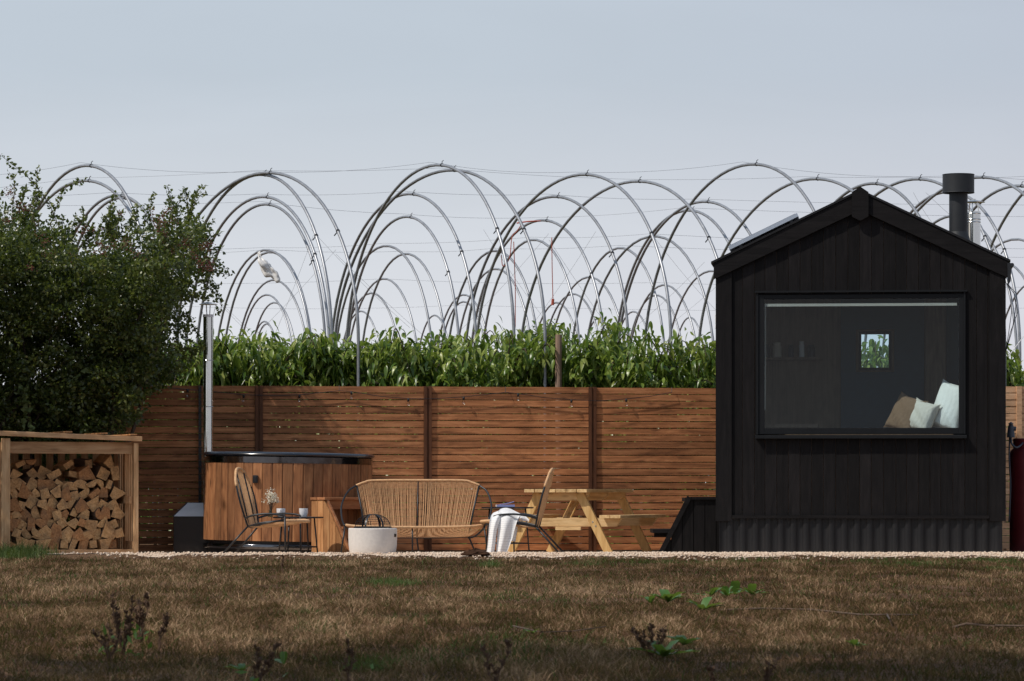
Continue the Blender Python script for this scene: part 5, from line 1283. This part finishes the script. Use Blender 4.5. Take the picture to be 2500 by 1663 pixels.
for lo, hi, nm in cats:
    c = sorted([h for h in HO if lo <= h[1] < hi])
    for i, h in enumerate(c): lab[h] = f'galvanised tunnel hoop, {ORD[i]} from the left among the {nm}'
for hi_, h in enumerate(HO):
    ax, ay, hw = h; d, Hh, dp, xR, xL, xm = hoop_geo(*h)
    zs = 2.44; pts_ = []; nseg = 44 if ay < 560 else 26
    pts_.append(Vector((xL, d + dp, 0))); pts_.append(Vector((xL, d + dp, zs * 0.5)))
    for i in range(nseg + 1):
        f_ = math.pi * (1 - i / nseg); c = math.cos(f_)
        pts_.append(Vector((xm + c * (xR - xL) / 2 + c * c * ((xR + xL) / 2 - xm), d - c * dp, zs + (Hh - zs) * math.sin(f_))))
    pts_.append(Vector((xR, d - dp, zs * 0.5))); pts_.append(Vector((xR, d - dp, 0)))
    apex[h] = Vector((xm, d, Hh))
    rr_ = 0.0195
    o = thing('polytunnel_hoop', lab[h], 'polytunnel hoop', (xm, d, 0), 0, 'galvanised polytunnel hoops')
    base = Vector(o.location)
    mb = MB(); mb.tube([p - base for p in pts_], rr_, 10 if ay < 640 else 6); mb.build('tube', M_galv if hi_ % 3 else M_galvd, o, smooth=True)
    if ay < 560:
        for ii in (int(nseg * 0.80), int(nseg * 0.56)):
            mb = MB()
            p = pts_[2 + ii] - base; t_ = (pts_[3 + ii] - pts_[1 + ii]).normalized()
            mb.tube([p - t_ * 0.012, p + t_ * 0.012], rr_ + 0.005, 10)
            if ii > nseg * .7: mb.tube([p, p + Vector((-0.045, 0, -0.055))], 0.007, 6)
            else: mb.tube([p, p + Vector((0.0, 0, 0.045)), p + Vector((0.02, 0, 0.06))], 0.005, 5)
            mb.build('clip', M_black, o)
# wires
def wire(pts_, label, r_=0.0042, sag=0.05):
    r_ *= 0.48
    P = []
    for i in range(len(pts_) - 1):
        a, b = pts_[i], pts_[i + 1]
        for k in range(8): q = k / 8; P.append(a.lerp(b, q) - Vector((0, 0, sag * 4 * q * (1 - q))))
    P.append(pts_[-1]); mb = MB(); mb.tube(P, r_, 5)
    tag(mb.build('tunnel_wire', M_wire, None), label, 'wire', 'wires strung between the hoops')
up = Vector((0, 0, 0.045))
def AP(*hs): return [apex[h] + up for h in hs]
H_ = HO
e = lambda px, py, d: W(px, py, d)
wire([e(-150, 432, 44)] + AP(H_[55], H_[1], H_[11], H_[20], H_[30], H_[46]) + [e(2700, 415, 45)], 'highest wire running across the tops of the tallest hoops')
wire([e(-150, 470, 44.6)] + AP(H_[56], H_[0], H_[12], H_[29], H_[44], H_[47]) + [e(2750, 450, 46)], 'second wire along the nearest hoop tops', 0.004, 0.02)
wire([e(-150, 480, 47)] + AP(H_[57], H_[2], H_[13], H_[21], H_[31]) + [e(2700, 500, 48)], 'wire joining the second tallest row of hoop tops', 0.0045, 0.03)
wire([e(-100, 500, 50)] + AP(H_[3], H_[14], H_[22], H_[32]) + [e(2650, 530, 52)], 'wire behind the second row of hoops', 0.0045, 0.03)
wire([e(300, 605, 58)] + AP(H_[4], H_[15], H_[23], H_[33]) + [e(2600, 610, 58)], 'wire along the mid-height hoop tops', 0.005, 0.03)
wire([e(300, 622, 60)] + AP(H_[5], H_[16], H_[24], H_[34]) + [e(2600, 630, 61)], 'lower wire along the mid-height hoop tops', 0.005, 0.03)
wire([e(300, 690, 66), e(934, 681, 66), e(1600, 690, 66), e(2600, 700, 67)], 'faint wire across the distant hoops', 0.005, 0.05)
wire([e(300, 740, 74), e(1130, 745, 74), e(2600, 750, 75)], 'faintest low wire across the distant hoops', 0.005, 0.1)
for i, (a, b, c, d_, dd) in enumerate(((765, 575, 640, 890, 46), (760, 560, 1000, 800, 47), (820, 620, 1130, 900, 46.5), (1340, 585, 1560, 900, 46.2), (820, 610, 560, 880, 46.8), (1455, 565, 1250, 860, 48), (1340, 570, 1100, 830, 47), (1590, 570, 1760, 770, 49), (1720, 640, 1500, 840, 48.5), (500, 700, 660, 860, 50), (520, 720, 700, 880, 52), (2230, 470, 2290, 560, 45.8), (2260, 470, 2420, 600, 46.5), (1900, 560, 1640, 790, 52), (1180, 560, 1330, 780, 51))):
    wire([e(a, b, dd), e(c, d_, dd + 2)], 'thin slanting bracing wire, number %d of those between the hoops from the first listed' % (i + 1) if False else ['thin bracing wire slanting down left from the large left hoop', 'bracing wire falling right from the left hoops', 'bracing wire from the near hoop clip down to the right', 'bracing wire falling right behind the stake', 'short bracing wire behind the left hoops', 'bracing wire falling left under the centre hoops', 'bracing wire crossing the centre hoops to the left', 'bracing wire falling right above the cabin corner', 'bracing wire falling left beside the cabin', 'upper thin wire right of the tub flue', 'lower thin wire right of the tub flue', 'short loose wire above the cabin roof', 'slanting wire left of the cabin chimney', 'bracing wire behind the solar panel', 'bracing wire near the red twine'][i], 0.0035, 0.04)
# guy wires rising from the fence
for (a, b, c, d_, lb) in ((590, 940, 660, 830, 'pale guy wire rising from the fence top left of centre'), (1500, 940, 1590, 815, 'pale guy wire rising from the fence top near the cabin'), (2462, 870, 2500, 820, 'pale guy wire right of the cabin')):
    mb = MB(); mb.tube([e(a, b, 41.0), e(c, d_, 41.6)], 0.005, 5); tag(mb.build('guy_wire', M_film, None), lb, 'wire')
# red twine, plastic scrap
mb = MB()
mb.tube(cr([e(1275, 545, 44.6), e(1262, 565, 44.6), e(1250, 580, 44.6), e(1244, 630, 44.6), e(1228, 650, 44.6), e(1224, 622, 44.6)]), 0.006, 5); mb.tube([e(1254, 590, 44.6), e(1258, 700, 44.6), e(1258, 800, 44.6)], 0.006, 5)
mb.tube(cr([e(1262, 545, 44.5), e(1290, 541, 44.4), e(1320, 540, 44.4)]), 0.009, 5)
tag(mb.build('red_twine', M_redt, None), 'tangled red twine hanging from a hoop top in the centre', 'twine')
mb = MB(); mb.tube([e(1347, 580, 44.6), e(1348, 660, 44.6), e(1350, 735, 44.6)], 0.006, 5); mb.tube([e(1350, 730, 44.6), e(1349, 745, 44.6)], 0.018, 6)
tag(mb.build('red_twine', M_redt, None), 'single straight strand of red twine ending in a knot', 'twine')
mb = MB(); D = 57.6; ou = [(626, 614), (640, 614), (640, 632), (655, 645), (668, 660), (676, 668), (680, 680), (672, 686), (662, 676), (648, 668), (634, 656), (627, 644)]
vs = []; m = 6
axp = [(632, 613, 6), (634, 628, 7), (638, 640, 12), (648, 652, 15), (660, 664, 14), (670, 675, 9), (679, 687, 3)]
for (a, b, r_) in axp:
    r_ *= 1.35
    for k in range(10):
        q = 6.283 * k / 10; vs.append(W(a + r_ * math.cos(q) * (0.7 + 0.3 * math.sin(k * 2.1 + b)) * 0.8, b - r_ * 0.5 * math.cos(q), D + r_ * 0.004 * math.sin(q) * (1 + 0.5 * math.sin(k * 3))))
fs = [(i * 10 + k, i * 10 + (k + 1) % 10, (i + 1) * 10 + (k + 1) % 10, (i + 1) * 10 + k) for i in range(len(axp) - 1) for k in range(10)] + [tuple(range(10))[::-1], tuple(60 + k for k in range(10))]
mb.add(vs, fs); o = mb.build('plastic_scrap', M_film, None, smooth=True); ss = o.modifiers.new('s', 'SUBSURF'); ss.levels = ss.render_levels = 2
tx_ = bpy.data.textures.new('scrap', 'CLOUDS'); tx_.noise_scale = 0.12; dm = o.modifiers.new('d', 'DISPLACE'); dm.texture = tx_; dm.strength = 0.12
tag(o, 'torn white plastic sheet hanging from a mid-height hoop', 'plastic scrap')
# stake
D = 41.1; mb = MB(); mb.tube([W(1368, 1345, D), W(1364, 1000, D), W(1363.5, 817, D)], [0.042, 0.04, 0.038], 10); tag(mb.build('orchard_stake', M_stake, None), 'round wooden stake standing among the cherry leaves behind the fence', 'stake')

# ------------------------------------------------------------------ cherry trees
def cherry(px, d, top_py, label, wdt=0.95, n=3600, seed=0):
    cx = (px - 1250) * d / F; zt = CAMZ + (1200 - top_py - 20) * d / F
    t = thing('cherry_tree', label, 'tree', (cx, d, 0), 0, 'cherry trees in a row behind the fence')
    rd = random.Random(seed)
    mb = MB(); mb.tube([(0, 0, 0), (0.02, 0.03, 0.6), (-0.03, 0, 1.2), (0.02, 0, 1.7)], [0.05, 0.042, 0.035, 0.02], 8); mb.build('trunk', M_bark, t, smooth=True)
    lm = MB(); P, Dv = [], []; tips = []
    nb = 34
    for k in range(nb):
        a = rd.uniform(0, 6.28); h0 = rd.uniform(0.4, 1.6); r_ = wdt * rd.uniform(0.5, 1.0); hz_ = min(zt - rd.uniform(0.0, 0.35) ** 1.0, h0 + rd.uniform(0.3, 1.3)) if k > 7 else zt + rd.uniform(-0.14, 0.03)
        a_ = Vector((0, 0, h0)); c_ = Vector((math.cos(a) * r_, math.sin(a) * r_ * 0.62, hz_)); b_ = a_.lerp(c_, 0.5) + Vector((0, 0, 0.18))
        e_ = c_ + Vector((math.cos(a) * 0.15, math.sin(a) * 0.1, -0.12))
        br = cr([a_, b_, c_, e_], 5); lm.rnd = rd.random(); lm.tube(br, [0.014 * (1 - 0.75 * i / len(br)) for i in range(len(br))], 5)
        for q in range(n // nb):
            s_ = rd.uniform(0.25, 1.0); p = along(br, s_) + Vector((rd.gauss(0, 0.085), rd.gauss(0, 0.085), rd.gauss(0, 0.075)))
            P.append(tuple(p)); dd = Vector((rd.gauss(0, 0.9) + 0.1, rd.gauss(0, 0.9), -0.35 + rd.gauss(0, 0.40))); Dv.append(tuple(dd.normalized()))
    lm.build('branches', M_bark, t)
    P = np.array(P); Dv = np.array(Dv); m = len(P)
    leaves_curved('crown', P, Dv, rng.uniform(0.080, 0.145, m), rng.uniform(0.032, 0.056, m), M_cherry, t, 0.75)
    return t
ct = [(330, 41.35, 835, 'leftmost cherry tree, half hidden by the dark bush'), (470, 41.5, 832, 'cherry tree behind the tub flue'), (620, 41.4, 812, 'cherry tree right of the tub flue'), (770, 41.6, 815, 'cherry tree left of the first hoop foot'),
      (920, 41.5, 808, 'cherry tree right of the first hoop foot'), (1070, 41.4, 800, 'cherry tree above the middle fence post'), (1215, 41.6, 808, 'cherry tree left of the second hoop foot'), (1400, 41.75, 778, 'tallest cherry tree, rising right of the wooden stake'),
      (1530, 41.5, 820, 'cherry tree above the picnic table'), (1670, 41.7, 808, 'cherry tree against the cabin corner'), (2480, 42.6, 835, 'cherry tree right of the cabin'), (2140, 43.2, 815, 'cherry tree seen through the small cabin window')]
for i, (px, d, ty, lb) in enumerate(ct): cherry(px, d, ty, lb, 0.95, 5200, 40 + i)
# second row a little further back, fills the gaps
for i, (px, d, ty, lb) in enumerate([(400, 43.4, 845, 'cherry tree of the back row behind the bush'), (700, 43.6, 830, 'back-row cherry tree behind the large left hoops'), (1000, 43.5, 825, 'back-row cherry tree in the centre'), (1290, 43.6, 828, 'back-row cherry tree left of the stake'), (1600, 43.8, 830, 'back-row cherry tree near the cabin')]): cherry(px, d, ty, lb, 1.15, 2600, 80 + i)

# ------------------------------------------------------------------ big dark bush
def bush():
    bx_, by_ = -5.35, 38.9
    t = thing('hawthorn_bush', 'large dark green berry-laden bush rising behind the log store', 'bush', (bx_, by_, 0))
    base = np.array([bx_, by_, 0.0])
    rd = random.Random(2)
    top = [(-700, 560), (-500, 500), (-300, 470), (-150, 480), (0, 500), (60, 505), (120, 545), (200, 580), (260, 560), (330, 545), (400, 505), (455, 500), (500, 560), (535, 640), (548, 700)]
    rgt = [(600, 540), (650, 545), (690, 520), (730, 470), (800, 470), (860, 470), (930, 430), (1000, 378), (1060, 330), (1200, 260), (1345, 200)]
    def topy(px):
        for i in range(len(top) - 1):
            if top[i][0] <= px <= top[i + 1][0]:
                q = (px - top[i][0]) / (top[i + 1][0] - top[i][0]); return top[i][1] * (1 - q) + top[i + 1][1] * q
        return 9999
    def rx(py):
        if py < rgt[0][0]: return 548
        for i in range(len(rgt) - 1):
            if rgt[i][0] <= py <= rgt[i + 1][0]:
                q = (py - rgt[i][0]) / (rgt[i + 1][0] - rgt[i][0]); return rgt[i][1] * (1 - q) + rgt[i + 1][1] * q
        return 200
    cl = []
    while len(cl) < 2300:
        px = rd.uniform(-680, 545); py = rd.uniform(470, 1345)
        if py < topy(px) + 20 or px > rx(py) - 26: continue
        if (py < topy(px) + 90 or px > rx(py) - 80) and rd.random() < 0.45: continue
        hi = max(0.0, min(1.0, (1050 - py) / 400)); d = 38.95 + rd.uniform(-1, 1) * (0.35 + 0.75 * hi) - 0.1 * hi
        p = W(px, py, d)
        if p.z < 1.45 and d < 38.75: continue
        if d > fy(p.x) - 0.12 and p.z < 2.0: continue
        cl.append((p, rd.uniform(0.08, 0.17)))
    while len(cl) < 3300:
        px = rd.uniform(-680, 520); py = rd.uniform(520, 1345)
        if py < topy(px) + 70 or px > rx(py) - 70: continue
        p = W(px, py, 39.15 + rd.uniform(-.15, .25))
        if d > fy(p.x) - 0.12 and p.z < 2.0: continue
        cl.append((p, rd.uniform(0.10, 0.17)))
    P, Dv, RN = [], [], []
    for (c, r_) in cl:
        k = int(66 * (r_ / 0.13) ** 2 * (1.25 if c.x > -6 else 0.6)); nn = rng.normal(size=(k, 3)); nn = unit(nn); rad = r_ * rng.random(k) ** 0.45
        pp = np.array(c) + nn * rad[:, None] * np.array([1.15, 1.1, 0.85]); P.append(pp); Dv.append(unit(nn * 0.8 + rng.normal(size=(k, 3)) * 0.8)); RN.append(np.clip(rng.normal(0.42, 0.24, k) + 0.25 * (rd.random() - 0.5), 0, 1))
    # shoots
    sh = [[(150, 570), (120, 500), (70, 435), (28, 400), (0, 378)], [(85, 520), (88, 460), (92, 408)], [(120, 560), (140, 500), (160, 460), (190, 448), (208, 440)], [(262, 575), (268, 530), (276, 490), (284, 468)], [(30, 520), (35, 450), (22, 420)],
          [(400, 560), (430, 510), (448, 470), (456, 458)], [(455, 560), (470, 510), (468, 478)], [(440, 560), (420, 490), (405, 500)], [(500, 640), (530, 650), (560, 658)], [(490, 690), (510, 700), (520, 730)], [(470, 620), (500, 560), (525, 540)], [(350, 560), (358, 520), (366, 502)],
          [(475, 800), (490, 840), (495, 860)], [(460, 880), (480, 850), (490, 845)], [(300, 1030), (340, 1010), (368, 990)], [(320, 990), (350, 965), (395, 940)], [(200, 575), (205, 530), (200, 505)], [(60, 560), (55, 480), (60, 455)], [(310, 580), (318, 545), (330, 520)], [(520, 690), (540, 745), (530, 770)]]
    for k in range(30):
        px = rd.uniform(-20, 535); py = topy(px) + 28; q = rd.uniform(-18, 30); hh_ = rd.uniform(30, 75) * (1.0 if px < 480 else 0.5)
        sh.append([(px, py), (px + q * 0.4, py - hh_ * 0.55), (px + q, py - hh_), (px + q * 1.5, py - hh_ * 1.12)])
    for k in range(14):
        py = rd.uniform(600, 1000); px = rx(py) - 30; q = rd.uniform(25, 62)
        sh.append([(px, py), (px + q * 0.5, py - rd.uniform(-10, 16)), (px + q, py + rd.uniform(-12, 22))])
    bm = MB()
    for i, pl in enumerate(sh):
        d = 38.6 + 0.03 * (i % 9); C = cr([W(a, b, d + 0.05 * math.sin(k)) for k, (a, b) in enumerate(pl)], 6); bm.tube([c - Vector(base) for c in C], [0.005 * (1 - 0.7 * k / len(C)) for k in range(len(C))], 4)
        k = int(26 * sum((C[j + 1] - C[j]).length for j in range(len(C) - 1)) / 0.3) + 14
        for q in range(k):
            c = along(C, q / k) + Vector((rd.gauss(0, 0.016), rd.gauss(0, 0.016), rd.gauss(0, 0.014)))
            P.append(np.array([tuple(c)])); dd = Vector((rd.gauss(0, 1), rd.gauss(0, 1), rd.gauss(0.2, 0.8))).normalized(); Dv.append(np.array([tuple(dd)])); RN.append(np.array([rd.uniform(0.2, 0.95)]))
    P = np.concatenate(P) - base; Dv = np.concatenate(Dv); RN = np.concatenate(RN); n = len(P)
    # drop leaves that would poke through the log store
    leaves('foliage', P, Dv, rng.uniform(0.034, 0.068, n), rng.uniform(0.022, 0.042, n), M_bush, t, 0.35, RN, 0.08)
    print('bush leaves', n)
    # limbs
    for k in range(26):
        x0 = rd.uniform(-6.9, -4.35); a = Vector((x0, 38.95 + rd.uniform(-.1, .15), 0)); px = rd.uniform(-300, 480); py = max(topy(px) + 40, rd.uniform(600, 900))
        b = W(px, py, 38.9 + rd.uniform(-0.4, 0.4)); C = cr([a, a.lerp(b, 0.35) + Vector((rd.uniform(-.2, .2), 0, 0.25)), a.lerp(b, 0.7) + Vector((rd.uniform(-.2, .2), 0, .1)), b], 6)
        bm.rnd = rd.random(); bm.tube([c - Vector(base) for c in C], [0.028 * (1 - 0.8 * i / len(C)) for i in range(len(C))], 6)
    bm.build('branches', M_bark, t, smooth=True)
    # berries
    BP = []
    cen = [(60, 510), (110, 590), (30, 470), (95, 560), (290, 600), (235, 600), (270, 530), (240, 560), (400, 560), (430, 545), (460, 580), (440, 600), (500, 600), (470, 620), (510, 640), (495, 645), (415, 520), (385, 545), (365, 520), (415, 610), (330, 620), (380, 590), (495, 590), (130, 620), (15, 540), (70, 650), (420, 660), (350, 640), (190, 560), (170, 620), (240, 620), (520, 640)]
    for (a, b) in cen:
        for cc in range(rd.randint(1, 3)):
            c = W(a + rd.gauss(0, 9), b + rd.gauss(0, 9), 37.95 + rd.uniform(-0.1, 0.25)); m = rd.randint(10, 24)
            BP.append(np.array(c)[None] + rng.normal(0, 0.028, (m, 3)))
    BP = np.concatenate(BP) - base
    o = stones('berries', BP, rng.uniform(0.007, 0.011, len(BP)), M_berry); o.parent = t
    # pale climbing vine
    vp = []
    for (a, b) in [(50, 900), (60, 920), (55, 945), (65, 965), (62, 985), (70, 1000), (60, 1015), (66, 1030), (75, 1040), (185, 925), (180, 940), (215, 905), (140, 990)]:
        for q in range(5): vp.append(np.array(W(a + rd.gauss(0, 6), b + rd.gauss(0, 6), 38.42)))
    vp = np.array(vp) - base; leaves('vine_leaves', vp, unit(rng.normal(size=vp.shape) + np.array([0, -.3, -.5])), rng.uniform(0.05, 0.085, len(vp)), rng.uniform(0.05, 0.08, len(vp)), M_vine, t)
bush()
mb = MB(); mb.tube([W(268, 905, 39.2), W(272, 960, 39.2), W(262, 1000, 39.2), W(258, 1045, 39.2)], 0.009, 6); tag(mb.build('blue_rope', M_blue, None), 'faded blue rope hanging in the bush by the fence', 'rope')

# ------------------------------------------------------------------ unseen trees, left: two added to shade the lawn, one by the log store
M_big = leafmat('tree_leaf', [(0.0, (0.02, 0.045, 0.01)), (1.0, (0.07, 0.11, 0.02))], 0.5, 0.15)
def tree(x, y, z0, z1, rad, n, label, size=0.2, seed=0):
    t = thing('unseen_shade_tree', label, 'tree', (x, y, 0), 0, 'leafy trees standing out of view around the lawn'); rd = random.Random(seed)
    mb = MB(); mb.tube([(0, 0, -0.1), (0.1, 0, z0), (0, 0.1, z1 * 0.8)], [rad * 0.13, rad * 0.1, rad * 0.03], 10); mb.build('trunk', M_bark, t, smooth=True)
    lm = MB(); P = []
    for k in range(70):
        u = Vector((rd.gauss(0, 1), rd.gauss(0, 1), rd.gauss(0, 1))).normalized() * rd.uniform(0.5, 1.0) ** 0.6
        c = Vector((u.x * rad, u.y * rad, (z0 + z1) / 2 + u.z * (z1 - z0) / 2)); lm.tube([(0, 0, max(z0 * 0.8, c.z * 0.6)), c * 0.6 + Vector((0, 0, c.z * 0.35)), c], [rad * 0.03, rad * 0.015, rad * 0.004], 5)
        m = n // 70; P.append(np.array(c)[None] + rng.normal(0, rad * 0.17, (m, 3)))
    lm.build('branches', M_bark, t); P = np.concatenate(P); m = len(P)
    leaves('crown', P, unit(rng.normal(size=(m, 3))), rng.uniform(0.7, 1.3, m) * size, rng.uniform(0.5, 0.9, m) * size, M_big, t)
for i, (x, y, z0, z1, rad, lb) in enumerate([(-6.9, 2, 3, 15, 3.6, 'unseen tall leafy tree nearest the viewer, added to shade the lawn'), (-7.4, 8, 2.5, 15, 3.4, 'second unseen tall leafy tree added to shade the lawn')]):
    tree(x, y, z0, z1, rad, (6500, 4200)[i], lb, 0.28, 60 + i)
tree(-7.5, 36.5, 1.0, 4.7, 1.3, 5200, 'small leafy tree left of the log store and bush', 0.10, 71)

# far orchard rows, one mass seen only through gaps
n = 26000
fx = rng.uniform(-16, 18, n); fyy = np.where(rng.random(n) < 0.5, 47.5, 58.0) + rng.normal(0, 0.35, n); fz = rng.uniform(0.05, 2.25, n) + 0.15 * np.sin(fx * 3)
o = leaves('orchard_foliage', np.stack([fx, fyy, fz], 1), unit(np.stack([rng.normal(0, .5, n), rng.normal(0, .5, n), -np.ones(n)], 1)), rng.uniform(0.2, 0.34, n), rng.uniform(0.08, 0.14, n), M_cherry)
tag(o, 'dense green orchard rows far behind the fence', 'orchard', kind='stuff')
